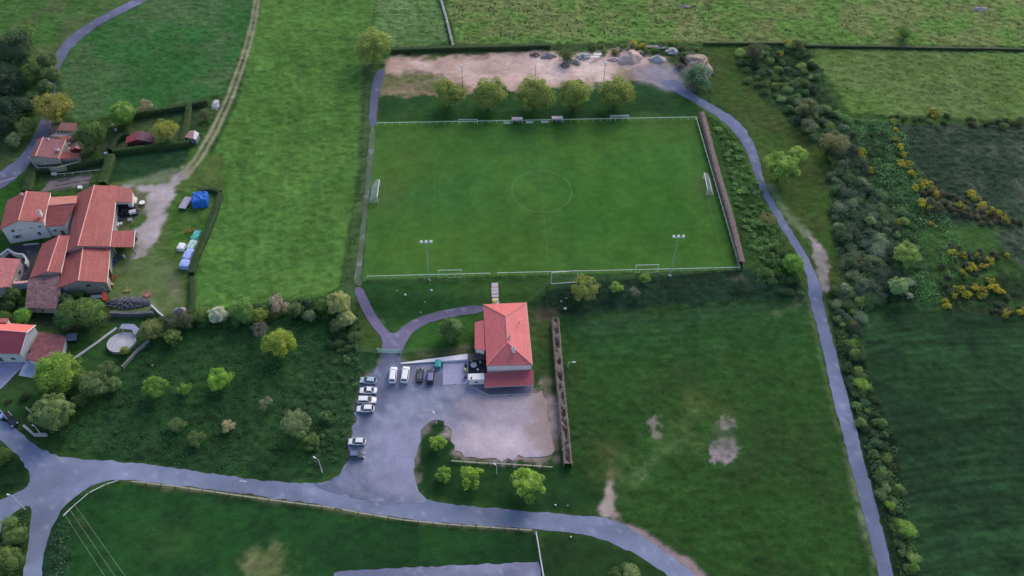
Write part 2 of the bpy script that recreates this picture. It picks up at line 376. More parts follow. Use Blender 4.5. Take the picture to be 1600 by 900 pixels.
F_([(78, 281), (146, 271), (138, 290), (64, 300)], (134, 126, 130), var=(120, 112, 112), soft=.4, jit=.3, tuft=.2)
F_([(55, 262), (170, 248), (150, 272), (70, 284)], (46, 66, 46), tuft=.3)
F_([(110, 205), (200, 200), (195, 228), (170, 240), (120, 235)], (62, 78, 48), tuft=.4)
F_([(46, 240), (60, 262), (125, 252), (130, 225), (115, 196), (80, 196)], (120, 108, 104), tuft=.1)
# farm track two wheel ruts
for dx in (0, 11):
    LAY.append(dict(p=PL([(401+dx*.5, -10), (392+dx*.6, 40), (378+dx*.7, 90), (356+dx*.8, 150), (330+dx*.9, 205), (304+dx, 248), (282+dx, 276)]), c=np.array(srgb(150, 146, 118)), soft=.5, jit=.3, tuft=.1, op=.85, patch=0, var=None, cls=None, line=.55, jsc=3))
# dirt strip at the top
F_([(596, 104), (612, 88), (650, 84), (700, 84), (860, 78), (960, 80), (985, 70), (1046, 92), (1062, 112), (1050, 134), (1010, 130), (940, 122), (880, 134), (790, 140), (700, 150), (596, 150)], (150, 128, 106), var=(104, 108, 72), soft=1.2, jit=2, tuft=.35, jsc=3)
F_([(610, 92), (700, 90), (860, 82), (940, 84), (985, 72), (1010, 80), (1020, 110), (960, 128), (860, 134), (760, 136), (700, 128), (660, 112), (606, 112)], (208, 180, 170), var=(184, 156, 144), soft=2.5, jit=3, tuft=.15, jsc=3)
F_([(846, 96), (920, 92), (960, 104), (950, 124), (860, 126)], (226, 202, 192), soft=5, jit=4, op=.8)
F_([(965, 104), (1010, 102), (1010, 122), (968, 124)], (140, 128, 104), soft=2.5, jit=3, op=.8)
F_([(612, 78), (700, 72), (860, 70), (1060, 68), (1110, 84), (1100, 140), (1060, 128), (1046, 90), (985, 70), (860, 78), (700, 84), (640, 86)], (56, 78, 46), var=(74, 88, 54), tuft=.9, soft=.6)
# bare patches
def blob(cx, cy, rx, ry, col, **k):
    F_([(cx+rx*math.cos(t*math.pi/7), cy+ry*math.sin(t*math.pi/7)) for t in range(14)], col, **k)
blob(1133, 708, 24, 20, (160, 144, 146), var=(128, 122, 116), soft=.5, jit=1.3, tuft=.35, jsc=2)
blob(1133, 682, 16, 20, (96, 110, 86), soft=2, jit=2, op=.6)
blob(1134, 660, 12, 9, (146, 138, 130), soft=.8, jit=1.8, tuft=.4, op=.85, jsc=1.5)
blob(1021, 668, 8, 20, (148, 142, 128), soft=.8, jit=1.8, tuft=.3, op=.9, jsc=2)
blob(1100, 640, 46, 16, (92, 110, 56), soft=5, jit=4, op=.6)
blob(1060, 690, 30, 20, (80, 110, 56), soft=4, jit=4, op=.6)
blob(1000, 735, 30, 14, (78, 108, 56), soft=4, jit=3, op=.6)
blob(425, 880, 32, 28, (122, 122, 86), var=(96, 108, 66), soft=2, jit=3, tuft=.3, jsc=3)
blob(255, 838, 40, 16, (64, 96, 46), soft=6, jit=4, op=.6)
blob(1500, 600, 60, 30, (44, 78, 44), soft=9, jit=5, op=.6)
blob(640, 250, 40, 60, (78, 108, 46), soft=12, jit=4, op=.6)
blob(700, 390, 120, 30, (72, 108, 40), soft=10, jit=4, op=.6)
blob(1000, 320, 120, 70, (56, 104, 38), soft=14, jit=4, op=.7)
blob(1040, 200, 60, 14, (72, 102, 46), soft=4, jit=4, op=.6)
blob(680, 300, 60, 30, (52, 100, 48), soft=8, jit=4, op=.5)
F_([(946, 760), (951, 700), (957, 700), (962, 765)], (128, 126, 90), soft=1.5, jit=2, op=.7)
F_([(940, 802), (934, 794), (944, 774), (950, 752), (955, 752), (960, 778), (962, 800), (975, 815)], (186, 168, 166), var=(160, 146, 136), soft=.9, jit=1.0, tuft=.1, jsc=2)
LAY.append(dict(p=PL([(1264, 462), (1240, 478), (1212, 490)]), c=np.array(srgb(104, 120, 80)), soft=1.2, jit=1, tuft=.4, op=.6, patch=0, var=None, cls=None, line=.8, jsc=3))
blob(1085, 655, 26, 10, (92, 120, 66), soft=3, jit=3, op=.7)
LAY.append(dict(p=PL([(985, 756), (1012, 728), (1040, 704), (1072, 682)]), c=np.array(srgb(88, 118, 72)), soft=2.2, jit=1.5, tuft=.4, op=.75, patch=0, var=None, cls=None, line=.5, jsc=3))
LAY.append(dict(p=PL([(1006, 720), (1012, 742), (1000, 752)]), c=np.array(srgb(120, 136, 104)), soft=.8, jit=1, tuft=.4, op=.7, patch=0, var=None, cls=None, line=.2, jsc=2))
F_([(938, 690), (962, 690), (966, 760), (940, 760)], (108, 112, 68), soft=3, jit=3, op=.6)
LAY.append(dict(p=PL([(962, 820), (1002, 836), (1040, 860), (1076, 884), (1100, 906)]), c=np.array(srgb(160, 142, 138)), soft=.5, jit=.5, tuft=.1, op=1, patch=0, var=None, cls=None, line=1.3, jsc=2))
LAY.append(dict(p=PL([(1202, 292), (1225, 330), (1262, 366)]), c=np.array(srgb(112, 126, 92)), soft=1, jit=.8, tuft=.3, op=.9, patch=0, var=None, cls=None, line=1.5, jsc=2))
F_([(1262, 362), (1282, 380), (1293, 405), (1295, 430), (1293, 455), (1280, 455), (1276, 425), (1268, 395)], (165, 152, 152), var=(140, 134, 128), soft=.6, jit=1, tuft=.2, jsc=2)
for ln, wd_, c_ in (([(1264, 470), (1292, 600), (1326, 730), (1364, 900), (1368, 960)], .35, (92, 108, 74)),
                    ([(1310, 640), (1348, 800), (1366, 880)], .45, (112, 122, 94)),
                    ([(1285, 470), (1330, 660), (1392, 905)], .6, (84, 100, 72)),
                    ([(200, 750), (400, 776), (526, 795), (700, 817), (835, 828)], .8, (110, 110, 84)),
                    ([(1090, 160), (1160, 215), (1190, 300), (1235, 380)], .7, (84, 108, 60)),
                    ([(590, 500), (604, 524)], .4, (100, 100, 90))):
    LAY.append(dict(p=PL(ln), c=np.array(srgb(*c_)), soft=.8, jit=.8, tuft=.3, op=.8, patch=0, var=None, cls=None, line=wd_, jsc=2))
F_([(540, 746), (552, 670), (562, 600), (592, 572), (600, 550), (628, 550), (630, 570), (735, 610), (850, 612), (862, 640), (868, 690), (872, 722), (840, 722), (712, 712), (700, 690), (694, 662), (675, 662), (655, 690), (650, 760), (670, 786), (540, 770)], (122, 116, 108), soft=1.0, jit=1.6, tuft=.3, jsc=3)
F_([(698, 664), (716, 712), (744, 722), (866, 722), (876, 700), (872, 640), (856, 600), (846, 600), (850, 660), (850, 705), (760, 708), (725, 700)], (160, 144, 140), var=(118, 110, 92), soft=1.6, jit=2.2, tuft=.3, jsc=3)
GX0, GX1, GY0, GY1, GS = -222., 222., -138., 128., .5
def paint(X, Y):
    """natural base colour of the ground and how tufty it is"""
    n1 = fbm(X, Y, 9, 3, 4); n2 = fbm(X, Y, 30, 13, 3); n3 = fbm(X, Y, 2.5, 23, 3)
    col = DEF[None, :]*np.ones((len(X), 1)); tf = np.full(X.shape, .6); cls = np.zeros(X.shape, int)
    for L in LAY:
        P = np.array(L['p']); mg = 8+L['soft']*2+L['jit']
        bb = (X > P[:, 0].min()-mg) & (X < P[:, 0].max()+mg) & (Y > P[:, 1].min()-mg) & (Y < P[:, 1].max()+mg)
        ix = np.nonzero(bb)[0]
        if not len(ix): continue
        x, y = X[ix], Y[ix]
        if L['line'] is not None: sd = line_d(L['p'], x, y)-L['line']
        else: sd = seg_sd(L['p'], x, y)
        if L['jit']: sd = sd+(fbm(x, y, L['jsc'], 41, 4)-.5)*3.2*L['jit']
        m = (1-sst(sd, -L['soft'], L['soft']))*L['op']
        c = L['c'][None, :]
        if L['var'] is not None:
            v = sst(.55*n1[ix]+.25*n2[ix]+.2*n3[ix], .40, .62)[:, None]; c = c*(1-v)+L['var'][None, :]*v
        col[ix] = col[ix]*(1-m[:, None])+c*m[:, None]
        if L['tuft'] is not None: tf[ix] = tf[ix]*(1-m)+L['tuft']*m
        if L['cls']:
            k = CLS.index(L['cls']); cls[ix[sd < 0]] = k
    n4 = fbm(X, Y*1.4, 1.7, 91, 3); col = col*(.84+.32*n2)[:, None]*(.88+.24*n3)[:, None]*(1+(n4-.5)*np.clip(.25+tf*1.1, 0, 1.1))[:, None]
    # crop rows run across the slope; the pitch carries faint mowing bands
    k = cls == CLS.index('crop_field')
    if k.any():
        yy = Y[k]-.10*(X[k]-120)+2.5*np.sin(X[k]*.05); st = fbm(X[k]*.10, yy*1.3, 1.5, 61, 3)
        rw = .5+.5*np.sin(yy*2*math.pi/1.9)
        col[k] *= (.42+.86*st+.34*rw*vnoise(X[k]*.1, yy, 9, 66))[:, None]
    k = cls == CLS.index('hay_meadow')
    if k.any():
        u = X[k]+.17*Y[k]; st = fbm(u*1.6, Y[k]*.22, 2.2, 81, 3); g_ = sst(-Y[k], -60, 40)
        col[k] *= ((.80+.40*st)*(.95+.12*g_))[:, None]
    k = cls == CLS.index('football_pitch')
    if k.any():
        col[k] *= (1+.018*np.sign(np.sin(X[k]*2*math.pi/11)))[:, None]
        worn = np.exp(-((np.abs(X[k]-1)-49)/5)**2-(Y[k]/6)**2)[:, None]
        col[k] = col[k]*(1-.35*worn)+np.array([.12, .12, .06])*.35*worn
    k = (cls == CLS.index('meadow')) & (Y < -40) & (X > 0)
    if k.any():
        yy = Y[k]-.03*X[k]; st = fbm(X[k]*.2, yy, 1.5, 71, 2); col[k] *= (.84+.26*st+.07*np.sin(yy*2*math.pi/2.1)*sst(Y[k], -75, -50))[:, None]
    return col, tf, cls
CLS = ['ground', 'pasture', 'hay_meadow', 'crop_field', 'meadow', 'football_pitch', 'scrub_meadow']
ROADS = []   # polygons where the ground must stay below the paving
def set_attrs(me, col, tf):
    ca = me.attributes.new('albedo', 'FLOAT_COLOR', 'POINT')
    ca.data.foreach_set('color', np.concatenate([col, np.ones((len(col), 1))], 1).astype(np.float32).ravel())
    ta = me.attributes.new('tuft', 'FLOAT', 'POINT'); ta.data.foreach_set('value', tf.astype(np.float32))
def inpoly(poly, p):
    r = False; n = len(poly); x, y = p
    for i in range(n):
        a, b = poly[i], poly[(i+1) % n]
        if (a[1] > y) != (b[1] > y) and x < a[0]+(y-a[1])/(b[1]-a[1])*(b[0]-a[0]): r = not r
    return r
def dens(poly, step=1.2, jit=.12, closed=True, seed=0):
    out = []; n = len(poly); rr = random.Random(seed)
    for i in range(n if closed else n-1):
        a = np.array(poly[i]); b = np.array(poly[(i+1) % n]); L = np.linalg.norm(b-a); k = max(1, int(L/step))
        for j in range(k):
            p = a+(b-a)*j/k
            if jit and L > 1e-6:
                nrm = np.array([-(b-a)[1], (b-a)[0]])/L; p = p+nrm*rr.gauss(0, jit)
            out.append(tuple(p))
    return out
def smooth_poly(poly, it=2, closed=True):
    P = [np.array(p, float) for p in poly]
    for _ in range(it):
        Q = []; n = len(P)
        rng = range(n) if closed else range(n-1)
        if not closed: Q.append(P[0])
        for i in rng:
            a, b = P[i], P[(i+1) % n]; Q += [a*.75+b*.25, a*.25+b*.75]
        if not closed: Q.append(P[-1])
        P = Q
    return [tuple(p) for p in P]
def sheet(name, poly, m, z=.06, step=1.0, jit=.12, colf=None, sm=1, kind='structure', parent=None, edge=1.2):
    if sm: poly = smooth_poly(poly, sm)
    ROADS.append(poly)
    b = dens(poly, edge, jit); P = np.array(b)
    gx, gy = np.meshgrid(np.arange(P[:, 0].min(), P[:, 0].max(), step), np.arange(P[:, 1].min(), P[:, 1].max(), step))
    gx = gx.ravel(); gy = gy.ravel(); sd = seg_sd(b, gx, gy); k = sd < -step*.4
    pts = [Vector(p) for p in b]+[Vector((x, y)) for x, y in zip(gx[k], gy[k])]
    n = len(b); r = delaunay_2d_cdt(pts, [(i, (i+1) % n) for i in range(n)], [list(range(n))], 1, 1e-5)
    vs = np.array([(v.x, v.y) for v in r[0]]); zz = H(vs[:, 0], vs[:, 1])+z
    me = bpy.data.meshes.new(name)
    fc = []
    for f in r[2]:
        c = vs[list(f)].mean(0); fc.append(tuple(f))
    me.from_pydata([(x, y, q) for (x, y), q in zip(vs, zz)], [], fc); me.materials.append(m)
    bm_flip = [p.normal.z < 0 for p in me.polygons]
    if sum(bm_flip) > len(bm_flip)/2: me.flip_normals()
    if colf is not None:
        col, tf = colf(vs[:, 0], vs[:, 1]); set_attrs(me, col, tf)
    o = bpy.data.objects.new(name, me); C.objects.link(o)
    if parent is not None: o.parent = parent
    elif kind: o['kind'] = kind
    return o
def asphalt(base, var, gravel=None):
    b0 = np.array(srgb(*base)); v0 = np.array(srgb(*var))
    def f(X, Y):
        a = fbm(X, Y, 14, 5, 4); b = fbm(X, Y, 3, 7, 3)
        v = sst(a*.65+b*.35, .35, .65)[:, None]; c = b0*(1-v)+v0*v
        tf = np.full(X.shape, 0.02)
        sw = fbm(X*.35+Y*.1, Y*1.2-X*.1, 5, 27, 4); wr = sst(fbm(X, Y, 22, 33, 4), .45, .62)
        c = c*(.86+.28*b)[:, None]*(.84+.34*sw)[:, None]*(1-.14*wr)[:, None]
        sp = sst(fbm(X, Y, 1.6, 44, 2), .70, .80)[:, None]*.35; c = c*(1-sp)+np.array(srgb(176, 176, 196))*sp
        if gravel:
            q = W(664, 690); dx = X-q[0]; dy = Y-q[1]; rr_ = np.hypot(dx, dy); th = np.arctan2(dy, dx)
            tk = fbm(rr_*1.0, th*6, 2.2, 57, 3); c = c*(.80+.40*tk)[:, None]
            tk2 = fbm(X*1.1-Y*.15, Y*.18, 2.0, 59, 3); c = c*(.88+.24*tk2)[:, None]
            for (pl, gc, soft, op) in gravel:
                sd = seg_sd(pl, X, Y)+(fbm(X, Y, 7, 17+int(gc[0]), 4)-.5)*16
                m = ((1-sst(sd, -soft, soft))*op)[:, None]; c = c*(1-m)+np.array(srgb(*gc))*m; tf = np.maximum(tf, m[:, 0]*.12)
        return c, tf
    return f
# ------------------------------------------------------------------ roads (structures)
PAVE = GND
road_px = [(-40, 640), (20, 663), (37, 681), (60, 700), (86, 711), (115, 717), (173, 720), (217, 724), (274, 731), (332, 741), (400, 750), (480, 756), (510, 753), (532, 744), (560, 752), (610, 756), (646, 752), (652, 768), (670, 782), (720, 790), (830, 799), (893, 805), (940, 808), (970, 818), (1000, 835), (1033, 857), (1067, 883), (1092, 902), (1150, 960),
           (1100, 960), (1043, 900), (1020, 883), (993, 867), (960, 850), (927, 838), (893, 833), (831, 826), (680, 817), (630, 810), (580, 803), (526, 794), (460, 783), (400, 774), (274, 758), (202, 750), (185, 749), (150, 755), (121, 773), (99, 793), (84, 816), (71, 854), (65, 900), (58, 960), (32, 960), (37, 900), (43, 859), (47, 825), (50, 800), (46, 789), (26, 797), (6, 819), (0, 836), (-40, 900), (-60, 860), (-30, 795), (0, 781), (32, 767), (46, 758), (46, 741), (35, 718), (14, 698), (0, 688), (-40, 672)]
sheet('country_road', PL(road_px), PAVE, .05, colf=asphalt((134, 143, 168), (118, 127, 150)))
park_px = [(480, 757), (510, 754), (526, 745), (536, 732), (544, 716), (546, 688), (552, 674), (558, 646), (560, 620), (566, 598), (580, 583), (592, 570), (598, 550), (626, 550), (628, 569), (692, 566), (692, 600), (732, 600), (762, 617), (832, 614), (850, 610), (856, 646), (864, 680), (866, 712), (850, 716), (820, 714), (784, 719), (744, 717), (720, 712), (710, 700), (706, 686), (701, 668), (696, 659), (686, 656), (672, 660), (662, 672), (656, 682), (650, 710), (646, 744), (648, 760), (656, 774), (672, 784), (640, 790), (560, 780)]
grav = [(PL([(730, 618), (850, 600), (872, 640), (878, 730), (690, 730), (690, 670), (735, 655)]), (172, 160, 172), 6, .85),
        (PL([(770, 615), (850, 608), (862, 645), (850, 655), (800, 635)]), (172, 156, 160), 3, .85),
        (PL([(745, 680), (860, 670), (862, 715), (750, 715)]), (222, 204, 204), 7, .75),
        (PL([(835, 610), (870, 610), (875, 720), (850, 720), (852, 660)]), (158, 140, 134), 2.5, .85),
        (PL([(600, 690), (660, 665), (650, 760), (610, 770)]), (156, 154, 180), 5, .7),
        (PL([(700, 655), (716, 700), (730, 716), (716, 716), (700, 690)]), (170, 152, 152), 1.5, .8)]
sheet('car_park', PL(park_px), PAVE, .09, step=.8, jit=.36, colf=asphalt((112, 118, 142), (140, 144, 164), grav))
F_([(985, 104), (1020, 98), (1062, 104), (1078, 140), (1040, 140), (1000, 128)], (150, 144, 158), soft=3, jit=2, op=.85, tuft=.1)
lane_r = [(1030, 126), (1060, 124), (1074, 141), (1110, 162), (1150, 185), (1172, 212), (1186, 245), (1194, 290), (1215, 325), (1240, 365), (1262, 400), (1284, 452), (1300, 530), (1322, 610), (1345, 700), (1372, 800), (1396, 900), (1410, 960),
          (1388, 960), (1374, 900), (1352, 815), (1325, 710), (1298, 610), (1282, 530), (1264, 460), (1254, 410), (1232, 375), (1205, 330), (1184, 290), (1172, 250), (1158, 220), (1134, 192), (1095, 166), (1062, 148), (1036, 134)]
sheet('lane', PL(lane_r), PAVE, .05, colf=asphalt((122, 131, 158), (110, 119, 144)))
lane_l = [(246, -8), (205, 14), (160, 36), (125, 62), (104, 85), (92, 110), (86, 150), (84, 180), (78, 205), (66, 232), (48, 256), (30, 276), (0, 296), (-40, 320), (-60, 300), (0, 268), (28, 250), (46, 226), (58, 200), (66, 180), (72, 140), (78, 105), (90, 76), (116, 50), (152, 28), (200, 4), (222, -8)]
sheet('lane', PL(lane_l), PAVE, .05, colf=asphalt((112, 117, 142), (100, 104, 128)))
path_y = [(566, 448), (576, 470), (590, 497), (606, 518), (618, 522), (632, 508), (656, 494), (700, 483), (756, 475), (758, 488), (704, 495), (664, 506), (640, 523), (629, 548), (627, 553), (597, 553), (597, 530), (592, 522), (578, 506), (562, 478), (552, 450)]
sheet('footpath', PL(path_y), PAVE, .07, jit=.05, colf=asphalt((122, 116, 142), (112, 106, 130)))
sheet('access_path', PL([(590, 108), (604, 108), (598, 125), (590, 160), (588, 198), (576, 198), (578, 160), (582, 125)]), PAVE, .05, jit=.08, colf=asphalt((110, 112, 136), (100, 102, 126)))
sheet('mossy_path', PL([(578, 199), (588, 199), (578, 300), (569, 380), (563, 430), (566, 447), (553, 447), (555, 425), (562, 370), (570, 300)]), PAVE, .05, jit=.15, colf=asphalt((92, 108, 84), (98, 116, 96)))
sheet('courtyard', PL([(18, 384), (64, 379), (46, 436), (20, 440), (2, 404)]), PAVE, .05, sm=0, colf=asphalt((62, 62, 70), (72, 72, 78)))
sheet('driveway', PL([(-40, 560), (40, 562), (34, 574), (6, 604), (-40, 640)]), PAVE, .05, sm=0, jit=0, colf=asphalt((156, 158, 186), (148, 150, 178)))
sheet('driveway_slab', PL([(40, 563), (61, 566), (54, 591), (29, 587), (35, 573)]), PAVE, .06, sm=0, jit=0, colf=asphalt((172, 182, 205), (162, 172, 196)))
sheet('sports_court', PL([(522, 896), (530, 892), (700, 884), (842, 878), (846, 900), (850, 960), (518, 960)]), PAVE, .05, sm=0, jit=.1, colf=asphalt((118, 122, 148), (136, 138, 162)))
sheet('clubhouse_forecourt', PL([(692, 564), (731, 562), (731, 600), (692, 601.5)]), PAVE, .12, sm=0, jit=0, colf=asphalt((172, 170, 196), (162, 160, 186)))
fc_ = sheet('clubhouse_terrace', PL([(731, 593), (757, 592), (757, 603), (834, 602), (832, 614.5), (765, 617), (745, 607), (731, 601)]), PAVE, .16, sm=0, jit=0, colf=asphalt((142, 136, 154), (128, 122, 140)))
sheet('patio', PL([(731, 562), (758, 561), (760, 583), (731, 584)]), PAVE, .14, sm=0, jit=0, colf=asphalt((84, 80, 96), (70, 66, 80)))
# ------------------------------------------------------------------ ground grid
gx = np.arange(GX0, GX1+.01, GS); gy = np.arange(GY0, GY1+.01, GS); NX, NY = len(gx), len(gy)
XX, YY = np.meshgrid(gx, gy); X = XX.ravel(); Y = YY.ravel()
col, tf, cls = paint(X, Y)
Z = H(X, Y)
road_d = np.full(X.shape, 99.)
for pl in ROADS:
    P = np.array(pl); bb = (X > P[:, 0].min()-4) & (X < P[:, 0].max()+4) & (Y > P[:, 1].min()-4) & (Y < P[:, 1].max()+4)
    ix = np.nonzero(bb)[0]; road_d[ix] = np.minimum(road_d[ix], seg_sd(pl, X[ix], Y[ix]))
tn = fbm(X, Y*1.3, 1.7, 51, 3)
tuftz = sst(tn, .45, .72)*tf*.48*sst(road_d, .3, 2.0)
Z = Z+tuftz-.10*(1-sst(road_d, -.8, .2))
farout = Z*0
I = np.arange(NX*NY).reshape(NY, NX)
Q = np.stack([I[:-1, :-1], I[:-1, 1:], I[1:, 1:], I[1:, :-1]], -1).reshape(-1, 4)
qc = cls[Q[:, 0]]
for k, nm in enumerate(CLS):
    q = Q[qc == k]
    if not len(q): continue
    u, inv = np.unique(q, return_inverse=True)
    me = fast_mesh(nm, np.stack([X[u], Y[u], Z[u]], -1), inv.reshape(-1, 4), [GND], smooth=True)
    set_attrs(me, col[u], tf[u])
    tag(put(nm, me), kind='structure')
# outskirts: coarse ground out to the horizon
xs = np.unique(np.concatenate([np.linspace(-1800, GX0, 40), np.linspace(GX0, GX1, 40), np.linspace(GX1, 1800, 40)]))
ys = np.unique(np.concatenate([np.linspace(-1800, GY0, 40), np.linspace(GY0, GY1, 30), np.linspace(GY1, 1800, 40)]))
A, B = np.meshgrid(xs, ys); I = np.arange(A.size).reshape(A.shape)
Q = np.stack([I[:-1, :-1], I[:-1, 1:], I[1:, 1:], I[1:, :-1]], -1).reshape(-1, 4)
cx = (A[:-1, :-1]+A[1:, 1:]).ravel()/2; cy = (B[:-1, :-1]+B[1:, 1:]).ravel()/2
Q = Q[~((cx > GX0) & (cx < GX1) & (cy > GY0) & (cy < GY1))]
X2, Y2 = A.ravel(), B.ravel(); c2 = np.array(srgb(62, 98, 46))*(.7+.6*fbm(X2, Y2, 120, 5, 3))[:, None]
me = fast_mesh('ground', np.stack([X2, Y2, H(X2, Y2)-.05], -1), Q, [GND], smooth=True); set_attrs(me, c2, np.full(len(X2), .5))
tag(put('ground', me), kind='structure')
# ------------------------------------------------------------------ foliage
def leaf_cloud(n_cl, n_leaf, size, flat=.8, seed=0, low=-.35, spread=1.0, clr=.30, core=.74, skirt=0.0):
    """crown of unit radius: clumps of small leaf quads round a solid core tinted darker as inner shade; returns V, F, tint"""
    g = np.random.default_rng(seed)
    V = []; T = []
    cs = []
    while len(cs) < n_cl:
        d = g.normal(size=3); d /= np.linalg.norm(d)
        if d[2] < low: continue
        cs.append(d*g.uniform(.48, .95)*np.array([spread, spread, flat]))
    cs = np.array(cs); cr = g.uniform(.55, 1.5, n_cl)*clr; ct = g.uniform(.74, 1.16, n_cl)
    k = g.integers(0, n_cl, n_leaf)
    d = g.normal(size=(n_leaf, 3)); d /= np.linalg.norm(d, axis=1)[:, None]
    d[:, 2] = np.where(d[:, 2] < -.3, -d[:, 2], d[:, 2])
    c = cs[k]+d*(cr[k]*g.uniform(.7, 1.12, n_leaf))[:, None]
    if skirt: c[:, 2] = np.where(g.random(n_leaf) < skirt, c[:, 2]*.3-.3, c[:, 2])
    nrm = d*.6+g.normal(size=(n_leaf, 3))*.55+np.array([0, 0, .35]); nrm /= np.linalg.norm(nrm, axis=1)[:, None]
    a = np.cross(nrm, g.normal(size=(n_leaf, 3))); a /= np.linalg.norm(a, axis=1)[:, None]; b = np.cross(nrm, a)
    s = size*g.uniform(.6, 1.35, n_leaf)[:, None]
    P = np.stack([c-a*s, c-b*s*.6, c+a*s, c+b*s*.6], 1).reshape(-1, 3)
    F = np.arange(4*n_leaf).reshape(-1, 4)
    T = ct[k]*g.uniform(.78, 1.22, n_leaf)
    if core:
        nu, nv = 12, 7; cv = []
        for j in range(nv+1):
            ph = math.pi*j/nv
            for i in range(nu):
                th = 2*math.pi*i/nu; rr = core*(1+.22*math.sin(3*th+seed)*math.sin(2*ph+seed)+g.uniform(-.08, .08))
                cv.append((rr*math.sin(ph)*math.cos(th)*spread, rr*math.sin(ph)*math.sin(th)*spread, rr*math.cos(ph)*flat))
        cf = [(j*nu+i, j*nu+(i+1) % nu, (j+1)*nu+(i+1) % nu, (j+1)*nu+i) for j in range(nv) for i in range(nu)]
        o = len(P); P = np.concatenate([P, np.array(cv)]); F = np.concatenate([F, np.array(cf)[:, ::-1]+o]); T = np.concatenate([T, np.full(len(cf), .72)])
    return P, F, T
CR = {}
def crown_mesh(kind, i):
    key = (kind, i)
    if key in CR: return CR[key]
    sd = hash(kind) % 97 if False else sum(map(ord, kind))+i*13
    if kind == 'broad': P = leaf_cloud(60, 9000, .036, .85, sd, -.5, clr=.25)
    elif kind == 'loose': P = leaf_cloud(34, 6500, .036, .9, sd, -.6, clr=.25, core=.45)
    elif kind == 'spring': P = leaf_cloud(40, 7000, .040, .8, sd, -.4, clr=.25, core=.66)
    elif kind == 'dome': P = leaf_cloud(90, 10000, .038, .95, sd, -.3, clr=.17, core=.86)
    elif kind == 'bush': P = leaf_cloud(15, 2600, .056, .75, sd, -.15, clr=.46, core=.5)
    elif kind == 'shrub': P = leaf_cloud(9, 1500, .075, .7, sd, -.05, clr=.52, core=.5)
    elif kind == 'twig': P = leaf_cloud(22, 1500, .05, .8, sd, -.3, clr=.30, core=0)
    elif kind == 'sapling': P = leaf_cloud(20, 1500, .085, .9, sd, -.4, clr=.26, core=.4)
    CR[key] = fast_mesh(kind+'_foliage', P[0], P[1], [LEAF], P[2]); return CR[key]
TK = {}
def trunk_mesh(i):
    if i in TK: return TK[i]
    rr = random.Random(i); mb = MB()
    mb.tube((0, 0, -.3), (0, 0, .55), .07, 7, .045)
    for k in range(6):
        a = k*1.05+rr.uniform(-.3, .3); z = rr.uniform(.4, .56)
        e1 = (.28*math.cos(a), .28*math.sin(a), z+.25); e2 = (.6*math.cos(a+.2), .6*math.sin(a+.2), z+.5+rr.uniform(-.1, .2))
        mb.tube((0, 0, z-.05), e1, .03, 5, .02); mb.tube(e1, e2, .02, 4, .008)
    TK[i] = mb.mesh('trunk', BARK, uv=False); return TK[i]
_tn = [0]
def leafcol(c, k=2.05):
    s = np.array(srgb(*c)); m = s.mean(); s = s*.9+m*.1; return tuple(np.clip(s*k, 0, 1))
def tree(px, py, rpx, col, label, kind='broad', hf=1.15, flat=1.0, name='tree', cat='tree', group=None, loose=False):
    """crown centred on photo pixel (px,py) with crown radius rpx pixels"""
    s = ppm(px, py); R_ = rpx/s; hc = R_*hf
    p = W(px, py, hc); gz = float(H(p[0], p[1])); _tn[0] += 1; i = _tn[0]
    t = thing(name, label, cat, (p[0], p[1], gz), 0, group)
    tk = put('trunk', trunk_mesh(i % 5), (0, 0, 0), random.uniform(0, 6), t, (hc*1.1, hc*1.1, hc*1.0))
    put('crown', crown_mesh(kind, i % 3), (0, 0, hc), random.uniform(0, 6), t, (R_*.97, R_*.97, R_*.9*flat), leafcol(col))
    return t
def bush(px, py, rpx, col, label, kind='bush', name='bush', cat='bush', group=None, flat=1.0, hf=.45):
    s = ppm(px, py); R_ = rpx/s; p = W(px, py, R_*hf); gz = float(H(p[0], p[1])); _tn[0] += 1; i = _tn[0]
    o = put(name, crown_mesh(kind, i % 4), (p[0], p[1], gz+R_*.22), random.uniform(0, 6), None, (R_, R_*random.uniform(.85, 1), R_*.85*flat), leafcol(col))
    return tag(o, label, cat, group)
for i, (x, y, r, d) in enumerate([(703, 146, 25, 'leftmost lime tree, slimmer than its neighbours, of the row behind the far touchline'),
                                (765, 147, 27, 'second lime tree from the left in the row behind the far touchline'),
                                (836, 148, 29, 'middle lime tree of the row, directly behind the two dugouts'),
                                (899, 147, 29, 'fourth lime tree from the left in the row behind the far touchline'),
                                (963, 145, 27, 'rightmost lime tree of the row, beside the end of the dirt yard')]):
    tree(x, y, r, (118, 130, 60), d, 'broad', .95, name='lime_tree', group='lime trees behind the far touchline')
tree(581, 73, 29, (124, 138, 66), 'large yellow green tree at the top end of the asphalt access path', 'broad', 1.0)
